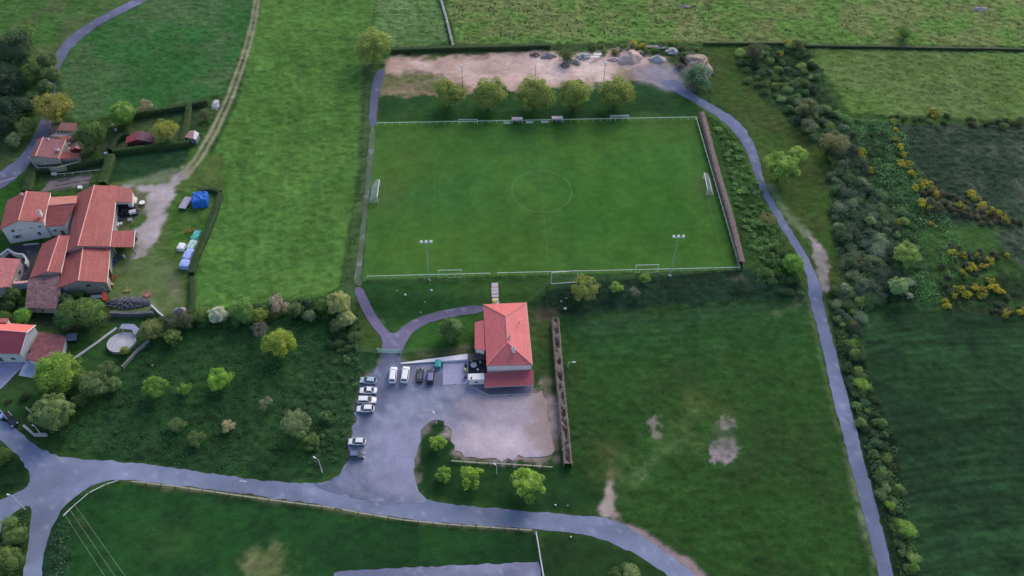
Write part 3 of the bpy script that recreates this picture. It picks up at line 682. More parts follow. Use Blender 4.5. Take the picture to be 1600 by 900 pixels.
TR = [
 (20, 78, 34, (66, 88, 56), 'huge dark green tree at the upper left edge of the photo', 'broad', 1.1),
 (-6, 130, 30, (40, 62, 46), 'dark tree cut by the left edge below the huge dark tree', 'broad', .9),
 (40, 52, 15, (86, 118, 54), 'small bright tree above the huge dark tree at upper left', 'loose', 1.0),
 (50, 108, 17, (88, 116, 60), 'bright crown left of the hidden bend of the lane', 'spring', 1.1),
 (74, 96, 17, (88, 106, 66), 'tree overhanging the lane bend, topmost of the roadside row', 'broad', 1.1),
 (82, 118, 15, (88, 108, 64), 'second tree down in the roadside row over the lane', 'broad', 1.1),
 (74, 138, 14, (78, 102, 60), 'third tree down in the roadside row, above the gap showing the lane', 'broad', 1.1),
 (52, 156, 13, (66, 88, 60), 'grey green tree left of the gap showing the lane', 'loose', 1.1),
 (84, 170, 27, (124, 124, 56), 'broad yellow olive tree covering the lane above the stone house', 'broad', 1.0),
 (38, 166, 17, (54, 76, 56), 'dark tree to the left of the yellow olive tree', 'broad', 1.0),
 (12, 172, 22, (44, 68, 50), 'dark tree at the left edge beside the yellow olive tree', 'broad', 1.0),
 (10, 198, 20, (38, 60, 44), 'lowest dark tree on the left edge above the verge', 'broad', .9),
 (42, 198, 17, (86, 108, 56), 'round olive green tree left of the lane above the stone house', 'spring', 1.0),
 (20, 221, 13, (104, 122, 88), 'small grey green tree on the verge left of the lane', 'bush', .8),
 (191, 178, 20, (104, 138, 54), 'round bright green tree at the corner of the clipped garden hedge', 'dome', 1.0),
 (141, 212, 26, (74, 100, 48), 'dark bushy tree at the east side of the stone house', 'broad', 1.0),
 (267, 166, 0, None, None, None, 0),
 (226, 166, 13, (132, 116, 98), 'small pale brown almost leafless tree by the garden hedge', 'twig', 1.0),
 (258, 204, 20, (126, 130, 52), 'yellow olive tree on the lawn right of the red roofed cabin', 'loose', 1.0),
 (320, 180, 9, (88, 96, 60), 'small tree beside the stone pile at the track edge', 'bush', .9),
 (437, 536, 24, (124, 140, 46), 'bright yellow green tree in the upper half of the scrub meadow', 'spring', 1.0),
 (343, 593, 20, (110, 148, 48), 'round light green tree in the middle of the scrub meadow', 'spring', .9),
 (243, 604, 20, (92, 128, 50), 'mid green tree in the scrub meadow, left of the tiny round one', 'spring', .9),
 (288, 608, 11, (92, 130, 48), 'tiny round tree between the two light green trees of the scrub meadow', 'spring', .9),
 (462, 662, 23, (106, 122, 82), 'pale grey green loose tree near the lower right of the scrub meadow', 'loose', 1.0),
 (486, 690, 14, (84, 110, 56), 'small green tree touching the pale grey green one in the scrub meadow', 'loose', .9),
 (357, 666, 11, (152, 150, 110), 'small cream flowering tree in the lower scrub meadow', 'loose', .9),
 (270, 527, 14, (98, 118, 60), 'round tree just inside the upper left corner of the scrub meadow', 'spring', .9),
 (405, 517, 16, (98, 94, 88), 'bare grey brown tree left of the bright yellow green one', 'twig', .9),
 (90, 583, 34, (104, 134, 48), 'large bright topped tree beside the brown roofed garage', 'broad', 1.0),
 (81, 645, 31, (96, 118, 66), 'large round tree beside the road above the dark car', 'dome', 1.0),
 (110, 492, 24, (80, 108, 56), 'big garden tree in front of the old lean to roof', 'broad', 1.0),
 (140, 488, 24, (92, 118, 58), 'big garden tree below the farm gable, left of the rubble wall', 'broad', 1.0),
 (146, 600, 22, (92, 112, 70), 'soft grey green tree between the garage tree and the scrub meadow', 'loose', 1.0),
 (122, 588, 15, (90, 118, 56), 'small tree tucked behind the large bright topped tree', 'broad', 1.0),
 (176, 600, 13, (96, 120, 70), 'small round tree on the boundary, lowest before the scrub meadow', 'spring', .9),
 (168, 578, 16, (84, 104, 64), 'olive tree on the boundary below the end of the round pool', 'loose', .9),
 (122, 628, 13, (72, 92, 58), 'small dull green tree right of the large round roadside tree', 'loose', .9),
 (706, 515, 21, (76, 104, 52), 'dense ball shaped tree on the lawn left of the clubhouse', 'dome', 1.0),
 (686, 691, 14, (118, 148, 48), 'young lime green tree nearest the tip of the grass island', 'sapling', 1.0),
 (692, 743, 13, (106, 138, 50), 'smallest young tree on the lawn, lower left by the road', 'sapling', 1.0),
 (738, 746, 19, (120, 148, 50), 'mid sized young tree below the left half of the low wooden barrier', 'sapling', 1.0),
 (825, 756, 26, (122, 150, 54), 'largest young tree below the right end of the low wooden barrier', 'spring', 1.0),
 (914, 450, 24, (116, 126, 60), 'ragged yellowish tree on the bank beside the big goal frame', 'loose', .9),
 (963, 450, 11, (110, 142, 62), 'small light green tree on the bank next to the ragged one', 'loose', .9),
 (1008, 434, 9, (112, 140, 58), 'tiny light green tree on the bank near the right hand floodlight', 'loose', .9),
 (992, 456, 9, (112, 112, 96), 'small greyish bush like tree on the bank below the tiny one', 'twig', .9),
 (1246, 242, 15, (134, 160, 66), 'tall bright yellow green tree right of the lane bend', 'dome', 1.1),
 (1221, 262, 27, (112, 140, 60), 'wide bright green tree leaning beside the lane, below the tall one', 'spring', .9),
 (1201, 342, 14, (118, 112, 72), 'brownish sparse tree at the inner edge of the lane', 'twig', .9),
 (1240, 412, 17, (100, 138, 52), 'light green tree hanging over the lane at the gravel lay by', 'broad', .9),
 (1416, 397, 21, (118, 142, 70), 'large pale green tree in the thicket right of the lane', 'spring', 1.0),
 (1404, 448, 16, (120, 146, 88), 'round pale green tree at the lower end of the thicket', 'dome', 1.0),
 (1360, 346, 9, (112, 138, 78), 'small round pale tree inside the dark thicket', 'dome', 1.0),
 (1305, 225, 22, (112, 112, 74), 'olive brown rounded tree at the top of the dark thicket', 'loose', .9),
 (1262, 172, 20, (96, 104, 66), 'olive tree in the upper thicket beside the pasture', 'loose', .9),
 (1262, 198, 14, (100, 104, 86), 'grey feathery tree in the upper thicket', 'twig', 1.0),
 (1180, 82, 16, (84, 88, 62), 'brown green tree in the copse at the top of the slope', 'loose', .9),
 (1246, 68, 10, (104, 110, 66), 'small olive tree where the straight hedge meets the copse', 'loose', .9),
 (1414, 54, 13, (92, 120, 52), 'lone low tree in the far upper right pasture', 'bush', .6),
 (14, 820, 14, (96, 122, 70), 'small tree at the left edge by the road junction', 'broad', .9),
 (24, 838, 18, (84, 108, 58), 'tree in the verge between the two road arms', 'broad', .9),
 (10, 876, 24, (86, 108, 54), 'tree in the bottom left corner of the photo', 'broad', .9),
 (6, 712, 13, (78, 104, 46), 'tree cut by the left edge above the road junction', 'broad', .9),
 (900, 474, 0, None, None, None, 0),
 (530, 474, 20, (142, 146, 86), 'cream flowering tree at the corner of the scrub meadow by the path', 'dome', 1.0),
 (541, 498, 15, (140, 150, 92), 'second cream flowering tree, lower, at the edge of the footpath', 'dome', 1.0),
 (528, 508, 14, (88, 106, 66), 'green tree under the two cream flowering trees', 'loose', .9),
 (437, 475, 17, (148, 130, 120), 'pinkish grey blossom tree in the hedge below the hay meadow', 'twig', .9),
 (340, 492, 16, (160, 168, 146), 'white blossom tree in the hedge below the hay meadow', 'dome', .9),
 (378, 486, 20, (90, 124, 60), 'broad green tree in the hedge right of the white blossom', 'broad', .9),
 (406, 494, 14, (112, 124, 52), 'yellow olive tree in the hedge right of the broad green one', 'spring', .9),
 (318, 492, 14, (88, 116, 52), 'green tree in the hedge left of the white blossom', 'broad', .9),
 (290, 500, 15, (84, 88, 66), 'brown green tree in the hedge beside the gravel heap', 'loose', .9),
 (265, 503, 17, (76, 84, 62), 'dull brown green tree in the hedge near the stone wall', 'loose', .9),
 (236, 516, 18, (104, 114, 66), 'olive tree at the upper end of the boundary wall', 'broad', .9),
 (483, 494, 11, (86, 112, 76), 'small round grey green tree in front of the hedge by the hay meadow', 'dome', .9),
 (480, 478, 11, (42, 64, 44), 'very dark small tree in the hedge near the cream flowering tree', 'dome', .9),
 (463, 484, 13, (80, 104, 56), 'green tree in the hedge right of the pinkish blossom', 'broad', .9),
 (505, 478, 13, (76, 104, 50), 'green tree in the hedge left of the cream flowering tree', 'broad', .9),
 (416, 631, 12, (112, 122, 92), 'thin grey sapling in the lower middle of the scrub meadow', 'twig', .9),
 (306, 686, 14, (88, 110, 58), 'low green tree near the bottom of the scrub meadow', 'loose', .7),
 (276, 665, 14, (86, 108, 62), 'low olive tree left of the cream flowering one in the scrub meadow', 'loose', .7),
 (508, 650, 10, (88, 112, 68), 'small sapling near the parked white cars in the scrub meadow', 'loose', .7),
 (195, 548, 8, (110, 124, 52), 'small bush like tree overlapping the round pool', 'spring', .9),
 (20, 462, 14, (62, 84, 40), 'clipped rounded evergreen in front of the small house wall', 'dome', .9),
 (14, 478, 11, (56, 76, 38), 'lower clipped evergreen at the left edge garden', 'dome', .9),
 (36, 494, 14, (90, 134, 48), 'bright green garden tree above the red roofed house', 'broad', .9),
 (8, 494, 9, (84, 112, 54), 'small garden tree at the left edge above the red roofed house', 'broad', .9),
 (104, 468, 13, (54, 76, 46), 'dark conifer against the farm gable', 'dome', 1.0),
 (1090, 122, 24, (84, 112, 84), 'wide grey green willow bush at the foot of the earth mound', 'loose', .6),
 (886, 88, 13, (74, 94, 48), 'bush growing on the rubble heaps in the dirt yard', 'bush', .7),
]
for t_ in TR:
    if t_[3]: tree(t_[0], t_[1], t_[2], t_[3], t_[4], t_[5], t_[6])
# ------------------------------------------------------------------ scattered shrubs
CW = {0: 'darker', 1: 'greyer', 2: 'paler', 3: 'greener', 4: 'olive'}
def scatter(poly, n, rmin, rmax, cols, label, group, name='bush', cat='bush', kind='bush', seed=1, mind=.75, flat=1.0, stuff=False):
    rr = random.Random(seed); P = np.array(poly, float); out = []
    tr = 0
    while len(out) < n and tr < n*60:
        tr += 1
        x = rr.uniform(P[:, 0].min(), P[:, 0].max()); y = rr.uniform(P[:, 1].min(), P[:, 1].max()); r = rr.uniform(rmin, rmax)
        if not inpoly(poly, (x, y)): continue
        if any((x-a)**2+(y-b)**2 < (mind*(r+c))**2 for a, b, c in out): continue
        out.append((x, y, r))
    out.sort(key=lambda q: q[1])
    if stuff:
        VV, FF, TT = [], [], []; o_ = 0; g = np.random.default_rng(seed)
        for x, y, r in out:
            s = ppm(x, y); R_ = r/s; p = W(x, y, R_*.4); P_, F_q, T_ = leaf_cloud(8, 300, .14, .7, int(x*7+y), -.05, clr=.4, core=.66)
            VV.append(P_*np.array([R_, R_, R_*flat])+np.array([p[0], p[1], float(H(p[0], p[1]))+R_*.2])); FF.append(F_q+o_); o_ += len(P_); TT.append(T_*g.uniform(.8, 1.2))
        return tag(put(name, fast_mesh(name, np.concatenate(VV), np.concatenate(FF), [LEAF], np.concatenate(TT)), color=leafcol(cols[0])), label, cat, kind='stuff')
    ys = [q[1] for q in out]; y0, y1 = min(ys), max(ys); xs_ = sorted(q[0] for q in out); xm = xs_[len(xs_)//2]
    for x, y, r in out:
        ci = rr.randrange(len(cols)); c = cols[ci]; k = rr.uniform(.82, 1.18); c = tuple(v*k for v in c)
        f = (y-y0)/(y1-y0+1e-6); v_ = 'top' if f < .2 else 'upper' if f < .4 else 'middle' if f < .6 else 'lower' if f < .8 else 'bottom'
        lb = ('larger' if r > (rmin+rmax)/2 else 'smaller')+' '+CW[ci % 5]+' '+label+', '+v_+' '+('left' if x < xm else 'right')+' part'
        bush(x, y, r, c, lb, kind, name, cat, group, flat)
DK = [(70, 90, 72), (60, 80, 62), (88, 106, 88), (72, 100, 66), (104, 118, 88)]
MID = [(80, 110, 64), (68, 98, 60), (94, 118, 74), (102, 122, 66), (64, 92, 62)]
scatter([(1308, 235), (1340, 228), (1362, 290), (1400, 340), (1404, 400), (1396, 440), (1370, 470), (1340, 460), (1322, 400), (1300, 330), (1296, 280)], 96, 5.5, 14, DK, 'hawthorn in the thicket', 'dark hawthorns of the thicket', 'hawthorn', 'bush', seed=3, mind=.44)
scatter([(1262, 155), (1285, 165), (1330, 185), (1335, 215), (1300, 240), (1270, 215), (1228, 175), (1215, 150)], 26, 7, 12, DK+MID, 'bush in the upper thicket', 'bushes of the upper thicket', seed=4, mind=.55)
scatter([(1152, 78), (1210, 68), (1255, 74), (1274, 108), (1280, 150), (1250, 165), (1215, 150), (1176, 140), (1150, 108)], 48, 5, 9, MID+[(52, 76, 52)], 'bush on the overgrown slope', 'bushes on the overgrown slope', seed=5, mind=.6)
scatter([(1300, 452), (1345, 440), (1400, 462), (1350, 480), (1340, 520), (1308, 500)], 22, 7, 11, DK+MID, 'bush at the thicket tip', 'bushes at the thicket tip', seed=6, mind=.55)
scatter([(1372, 300), (1420, 320), (1440, 380), (1400, 372), (1380, 350)], 14, 6, 10, MID, 'bush on the thicket field side', 'field side thicket bushes', seed=7)
scatter([(1308, 500), (1336, 500), (1352, 590), (1396, 720), (1430, 880), (1412, 896), (1385, 800), (1350, 680), (1322, 590)], 62, 4.5, 10, MID+[(58, 76, 50)], 'bush in the hedgerow strip', 'bushes in the hedgerow strip', seed=8, mind=.55)
for x, y, r, c, l in [(1330, 536, 9, (100, 132, 60), 'bright bush at the top of the hedgerow strip'), (1336, 554, 10, (98, 124, 62), 'second bright bush down the hedgerow strip'),
                      (1342, 578, 6, (104, 136, 62), 'small bright bush above the yellow green one in the strip'), (1347, 600, 11, (120, 152, 58), 'yellow green bush in the upper hedgerow strip'),
                      (1377, 737, 8, (108, 140, 80), 'lone pale bush at the lane side of the strip'), (1404, 766, 10, (104, 132, 66), 'pale bush on the crop side of the strip'),
                      (1391, 791, 8, (112, 146, 56), 'small yellow green bush low in the strip'), (1416, 826, 14, (116, 148, 60), 'largest yellow green bush low in the strip'),
                      (1426, 884, 10, (96, 128, 58), 'lowest bush of the strip at the photo bottom'), (1378, 660, 9, (92, 118, 60), 'bush in the middle of the hedgerow strip'),
                      (1322, 450, 9, (120, 138, 116), 'whitish flowering bush at the thicket tip'), (1418, 440, 9, (138, 152, 128), 'white flowering bush behind the round pale tree'),
                      (1420, 462, 6, (140, 150, 132), 'small white flowering bush below the round pale tree'),
                      (1216, 110, 8, (96, 124, 60), 'light bush on the left edge of the overgrown slope'), (1272, 98, 8, (104, 134, 62), 'light bush where slope meets pasture'),
                      (986, 893, 12, (118, 136, 84), 'pale flowering bush at the bottom edge by the road'), (960, 896, 10, (70, 96, 48), 'green bush left of the pale one at the bottom edge')]:
    bush(x, y, r, c, l)
scatter([(1192, 395), (1215, 380), (1248, 430), (1252, 460), (1205, 455)], 16, 6, 10, [(66, 94, 52), (58, 82, 50)], 'bush by the pitch corner', 'bushes on the slope by the pitch corner', seed=9)
scatter([(1120, 190), (1150, 215), (1205, 330), (1228, 400), (1190, 410), (1168, 380), (1140, 280)], 60, 4, 7.5, [(88, 122, 64), (64, 96, 50), (86, 118, 60)], 'low bramble bush on the slope between pitch and lane', 'brambles between pitch and lane', 'bramble_bush', kind='shrub', seed=10, stuff=True, mind=.62, flat=.7)
scatter([(556, 488), (566, 500), (562, 590), (548, 620), (520, 590), (530, 520)], 16, 4, 8, [(62, 92, 54), (74, 104, 60)], 'low scrub bush near the gate end of the scrub meadow', 'scrub bushes near the gate', kind='shrub', seed=11, stuff=True, mind=1.0, flat=.8)
scatter([(500, 560), (560, 600), (545, 690), (520, 735), (480, 720), (470, 640)], 34, 3, 6, [(58, 86, 50), (66, 96, 56), (50, 76, 46)], 'low scrub bush on the parking side of the scrub meadow', 'scrub bushes on the parking side', kind='shrub', seed=12, stuff=True, mind=1.1, flat=.7)
scatter([(190, 600), (240, 560), (480, 560), (500, 640), (480, 730), (200, 705), (130, 700)], 46, 3, 6, [(48, 78, 42), (54, 84, 46)], 'low dark scrub clump in the open scrub meadow', 'scrub clumps in the meadow', kind='shrub', seed=13, stuff=True, mind=2.0, flat=.55)
scatter([(30, 595), (110, 620), (112, 690), (60, 690), (24, 668), (0, 640)], 8, 5, 9, [(56, 72, 42), (48, 66, 40)], 'garden bush by roadside wall', 'garden bushes by the roadside wall', seed=14, mind=.9)
scatter([(875, 78), (930, 72), (1060, 70), (1100, 78), (1112, 92), (1075, 86), (1000, 82), (930, 84)], 20, 3.5, 6.5, [(84, 104, 52), (62, 84, 46), (72, 98, 52)], 'bush behind the dirt yard', 'bushes behind the dirt yard', kind='shrub', seed=15, mind=.8)
scatter([(1060, 90), (1090, 84), (1104, 96), (1080, 112), (1062, 108)], 6, 5, 8, [(92, 96, 88), (74, 88, 66)], 'weedy bush on earth mound', 'weeds on the earth mound', kind='shrub', seed=16)
scatter([(500, 520), (552, 512), (556, 545), (510, 545)], 7, 5, 9, [(54, 76, 48), (66, 90, 54)], 'shrub below the flowering trees', 'shrubs below the flowering trees', kind='shrub', seed=17)
scatter([(1500, 182), (1600, 186), (1600, 200), (1520, 196)], 12, 5, 8, [(56, 72, 44), (78, 92, 54)], 'bush in right edge hedge', 'field hedge bushes at the right edge', kind='bush', seed=18, mind=.6)
scatter([(1392, 180), (1480, 176), (1484, 192), (1396, 194)], 12, 4, 6.5, [(62, 80, 46), (84, 100, 56)], 'bush in hedge beside broom', 'field hedge bushes beside the broom', kind='bush', seed=19, mind=.6)
# yellow broom
YEL = (216, 176, 30); YO = (160, 138, 46)
BL = [(1231, 67, 5), (1218, 84, 5), (1005, 72, 5), (1021, 76, 4), (990, 67, 4), (1050, 66, 4), (1396, 190, 4), (1457, 177, 8), (1400, 203, 4), (1398, 218, 5), (1406, 230, 5), (1412, 242, 5), (1408, 256, 6), (1418, 257, 6), (1425, 271, 6), (1440, 284, 6), (1441, 291, 5), (1449, 287, 6), (1430, 294, 6), (1456, 295, 5), (1463, 304, 6), (1500, 322, 7), (1516, 303, 6), (1524, 310, 6), (1534, 322, 7), (1548, 330, 7), (1560, 334, 7), (1570, 343, 7), (1440, 318, 6), (1454, 325, 5), (1402, 347, 6), (1358, 266, 6), (1346, 247, 7), (1300, 250, 7), (1345, 238, 6), (1455, 350, 4), (1487, 394, 6), (1503, 398, 6), (1528, 397, 4), (1547, 408, 6), (1517, 418, 6), (1505, 427, 5), (1538, 416, 5), (1500, 452, 7), (1511, 460, 6), (1491, 462, 6), (1523, 450, 5), (1536, 454, 6), (1552, 448, 7), (1548, 438, 5), (1476, 470, 5), (1572, 490, 7), (1598, 488, 7), (1574, 400, 4), (1562, 455, 6), (1534, 462, 6), (1480, 478, 6)]
def broom_mesh(i):
    P, F, T = leaf_cloud(9, 1100, .085, .8, 500+i, -.1, clr=.48, core=.55)
    g = np.random.default_rng(i); mi = (g.random(len(F)) < (.52 if i % 2 == 0 else .24)).astype(int); mi[-84:] = 0
    return fast_mesh('broom_foliage', P, F, [LEAF, BLOOM], T, mi)
BLOOM = mat('broom_blossom', srgb(255, 232, 50), .7, var=.08)
BM = [broom_mesh(i) for i in range(6)]
def where_px(x, y):
    if y < 100: return 'on the bank behind the dirt yard'
    if x < 1362: return 'at the edge of the dark thicket'
    if x < 1430 and y < 275: return 'in the line left of the rough field'
    if y < 200: return 'in the hedge above the rough field'
    if y < 345: return 'in the broom belt crossing the rough field'
    if y < 435: return 'in the upper broom patch above the crop field'
    return 'in the lower broom patch beside the crop field'
_q = {}
for x, y, r in BL: _q.setdefault(where_px(x, y), []).append(x)
def side_word(x, y):
    v = sorted(_q[where_px(x, y)]); k = v.index(x)/max(1, len(v)-1); n = len(v)
    if n < 3: return ', left one' if k == 0 else ', right one'
    return [', far left', ', left', ', middle', ', right', ', far right'][min(4, int(k*5))]
for i, (x, y, r) in enumerate(BL):
    s = ppm(x, y); R_ = r/s*1.15; p = W(x, y, R_*.4); k = (i*5) % 6
    o = put('broom_bush', BM[k], (p[0], p[1], float(H(p[0], p[1]))+R_*.25), i, None, (R_*random.uniform(.85, 1.2), R_*random.uniform(.75, 1.05), R_*.9), leafcol((88, 98, 50)))
    wp = where_px(x, y); full = k % 2 == 0
    tag(o, ('thickly flowering yellow broom ' if full else 'sparsely flowering broom ')+wp+side_word(x, y), 'bush', 'yellow broom '+wp)
scatter([(1470, 300), (1600, 345), (1596, 352), (1540, 350), (1480, 330), (1446, 330), (1436, 300)], 34, 5, 8, [(86, 84, 66), (74, 80, 54), (96, 92, 70)], 'scrub bush in broom belt', 'scrub of the broom belt', kind='shrub', seed=20, mind=.6)
scatter([(1470, 380), (1560, 395), (1560, 420), (1500, 440), (1590, 470), (1600, 490), (1540, 488), (1480, 470), (1462, 400)], 40, 4, 7, [(72, 80, 60), (60, 76, 52), (84, 84, 66)], 'scrub bush around lower broom', 'scrub around the lower broom', kind='shrub', seed=21, mind=.7, stuff=True)
# ------------------------------------------------------------------ ground cover (uncountable)
def cover(name, poly_px, dens_, size, colr, label, cat, z=.15, lump=.6, seed=1, hgt=.35):
    poly = PL(poly_px); P = np.array(poly); g = np.random.default_rng(seed)
    area = (np.ptp(P[:, 0]))*(np.ptp(P[:, 1])); n = int(area*dens_)
    x = g.uniform(P[:, 0].min(), P[:, 0].max(), n); y = g.uniform(P[:, 1].min(), P[:, 1].max(), n)
    sd = seg_sd(poly, x, y)+(fbm(x, y, 6, 3, 3)-.5)*4
    for pl in ROADS:
        sd = np.where(seg_sd(pl, x, y) < .8, 1, sd)
    lum = fbm(x, y, 3.0, seed+200, 3); k = (sd < 0) & (g.random(n) < sst(lum, .3, .55)+.15); x = x[k]; y = y[k]; lum = lum[k]; n = len(x)
    c = np.stack([x, y, H(x, y)+z+sst(lum, .35, .7)*lump*g.uniform(.3, 1, n)], -1)
    nrm = g.normal(size=(n, 3))*.6+np.array([0, 0, .6]); nrm /= np.linalg.norm(nrm, axis=1)[:, None]
    a = np.cross(nrm, g.normal(size=(n, 3))); a /= np.linalg.norm(a, axis=1)[:, None]; b = np.cross(nrm, a); s = size*g.uniform(.6, 1.4, n)[:, None]
    V = np.stack([c-a*s, c-b*s*.6, c+a*s, c+b*s*.6], 1).reshape(-1, 3)
    o = put(name, fast_mesh(name, V, np.arange(4*n).reshape(-1, 4), [LEAF], g.uniform(.6, 1.25, n)*(.6+.8*lum)), color=leafcol(colr))
    return tag(o, label, cat, kind='stuff')
cover('brambles', [(1334, 186), (1402, 190), (1448, 290), (1500, 380), (1490, 470), (1420, 475), (1424, 410), (1370, 290), (1340, 240)], 9, .19, (82, 124, 74), 'carpet of green brambles between thicket and rough field', 'brambles', lump=1.1, seed=1)
cover('slope_scrub', [(1112, 186), (1152, 215), (1212, 330), (1246, 430), (1236, 450), (1180, 440), (1146, 300)], 9, .17, (86, 120, 66), 'leafy undergrowth on the slope right of the pitch', 'undergrowth', lump=.7, seed=2)
cover('slope_undergrowth', [(1152, 75), (1270, 72), (1290, 150), (1320, 190), (1260, 210), (1180, 150)], 9, .17, (60, 90, 54), 'undergrowth on the slope at the top of the thicket', 'undergrowth', lump=.7, seed=3)
cover('thicket_undergrowth', [(1300, 232), (1345, 215), (1376, 290), (1412, 345), (1416, 400), (1404, 450), (1350, 500), (1312, 480), (1304, 400), (1296, 330)], 12, .17, (62, 84, 62), 'tangled grey green undergrowth filling the thicket', 'undergrowth', lump=2.2, seed=31)
cover('hedge_bottom_growth', [(270, 500), (340, 484), (430, 470), (510, 458), (548, 470), (556, 510), (500, 500), (400, 506), (280, 520)], 10, .17, (66, 94, 52), 'leafy growth at the foot of the hedge trees below the hay meadow', 'undergrowth', lump=1.3, seed=32)
cover('rough_herbage', [(1400, 196), (1600, 200), (1600, 360), (1500, 300), (1436, 280)], 6, .15, (64, 82, 64), 'grey green coarse herbage on the dark rough field', 'herbage', lump=.35, seed=4)
cover('rush_tussocks', [(704, 4), (1110, 4), (1130, 58), (716, 62)], .55, .42, (44, 66, 28), 'dark rush tussocks dotted over the upper pasture', 'tussocks', lump=.15, seed=21)
cover('rush_tussocks', [(1110, 4), (1600, 4), (1600, 66), (1130, 62)], .22, .36, (56, 76, 34), 'darker tussocks scattered over the upper right pasture', 'tussocks', lump=.15, seed=22)
cover('rush_tussocks', [(1275, 84), (1600, 86), (1600, 176), (1330, 168)], .25, .32, (58, 82, 38), 'tussocks scattered over the right hand pasture', 'tussocks', lump=.15, seed=23)
cover('rush_tussocks', [(596, 4), (684, 4), (698, 62), (606, 66)], .4, .35, (60, 84, 46), 'tussocks in the small pasture left of the dry stone wall', 'tussocks', lump=.15, seed=24)
cover('meadow_herbs', [(104, 100), (145, 50), (250, 2), (395, 4), (345, 148), (210, 172), (110, 168)], .5, .26, (58, 96, 48), 'coarse herbs in the meadow inside the lane bend', 'herbs', lump=.12, seed=25)
cover('scrub_herbage', [(200, 590), (250, 540), (470, 500), (552, 545), (562, 600), (545, 720), (400, 742), (150, 708), (80, 690)], 7, .14, (56, 90, 50), 'tall weedy herbage of the scrub meadow', 'herbage', lump=.4, seed=5)
cover('hedgerow_undergrowth', [(1300, 470), (1345, 476), (1350, 560), (1400, 700), (1438, 900), (1405, 900), (1360, 750), (1318, 590)], 10, .17, (72, 102, 58), 'undergrowth of the hedgerow strip beside the lane', 'undergrowth', lump=1.3, seed=6)
cover('bank_herbage', [(828, 478), (880, 446), (1000, 436), (1160, 428), (1250, 440), (1262, 462), (1100, 474), (876, 492)], 3, .16, (48, 76, 50), 'dark rough grass on the bank below the pitch', 'grass', lump=.25, seed=7)
cover('verge_weeds', [(92, 820), (108, 815), (112, 960), (60, 960), (74, 860)], 5, .2, (66, 96, 62), 'weeds along the verge of the southern road arm', 'weeds', lump=.4, seed=8)
cover('verge_weeds', [(-20, 845), (28, 800), (46, 800), (38, 900), (-20, 910)], 5, .22, (72, 98, 54), 'weeds between the two road arms at the left edge', 'weeds', lump=.5, seed=9)
cover('mound_weeds', [(1062, 118), (1110, 118), (1116, 140), (1090, 148), (1070, 135)], 8, .2, (86, 112, 84), 'weeds at the foot of the earth mound', 'weeds', lump=.6, seed=10)
cover('fence_weeds', [(560, 110), (582, 112), (572, 300), (556, 445), (528, 470), (540, 430), (560, 250)], 3, .17, (82, 104, 62), 'weeds between hay meadow and mossy path', 'weeds', lump=.3, seed=11)
scatter([(300, 490), (380, 478), (450, 470), (512, 458), (530, 470), (470, 492), (400, 500), (300, 508)], 18, 6, 10, [(70, 98, 54), (62, 88, 52), (84, 106, 60)], 'bush in hay meadow hedge', 'bushes in the hedge below the hay meadow', seed=33, mind=.5)
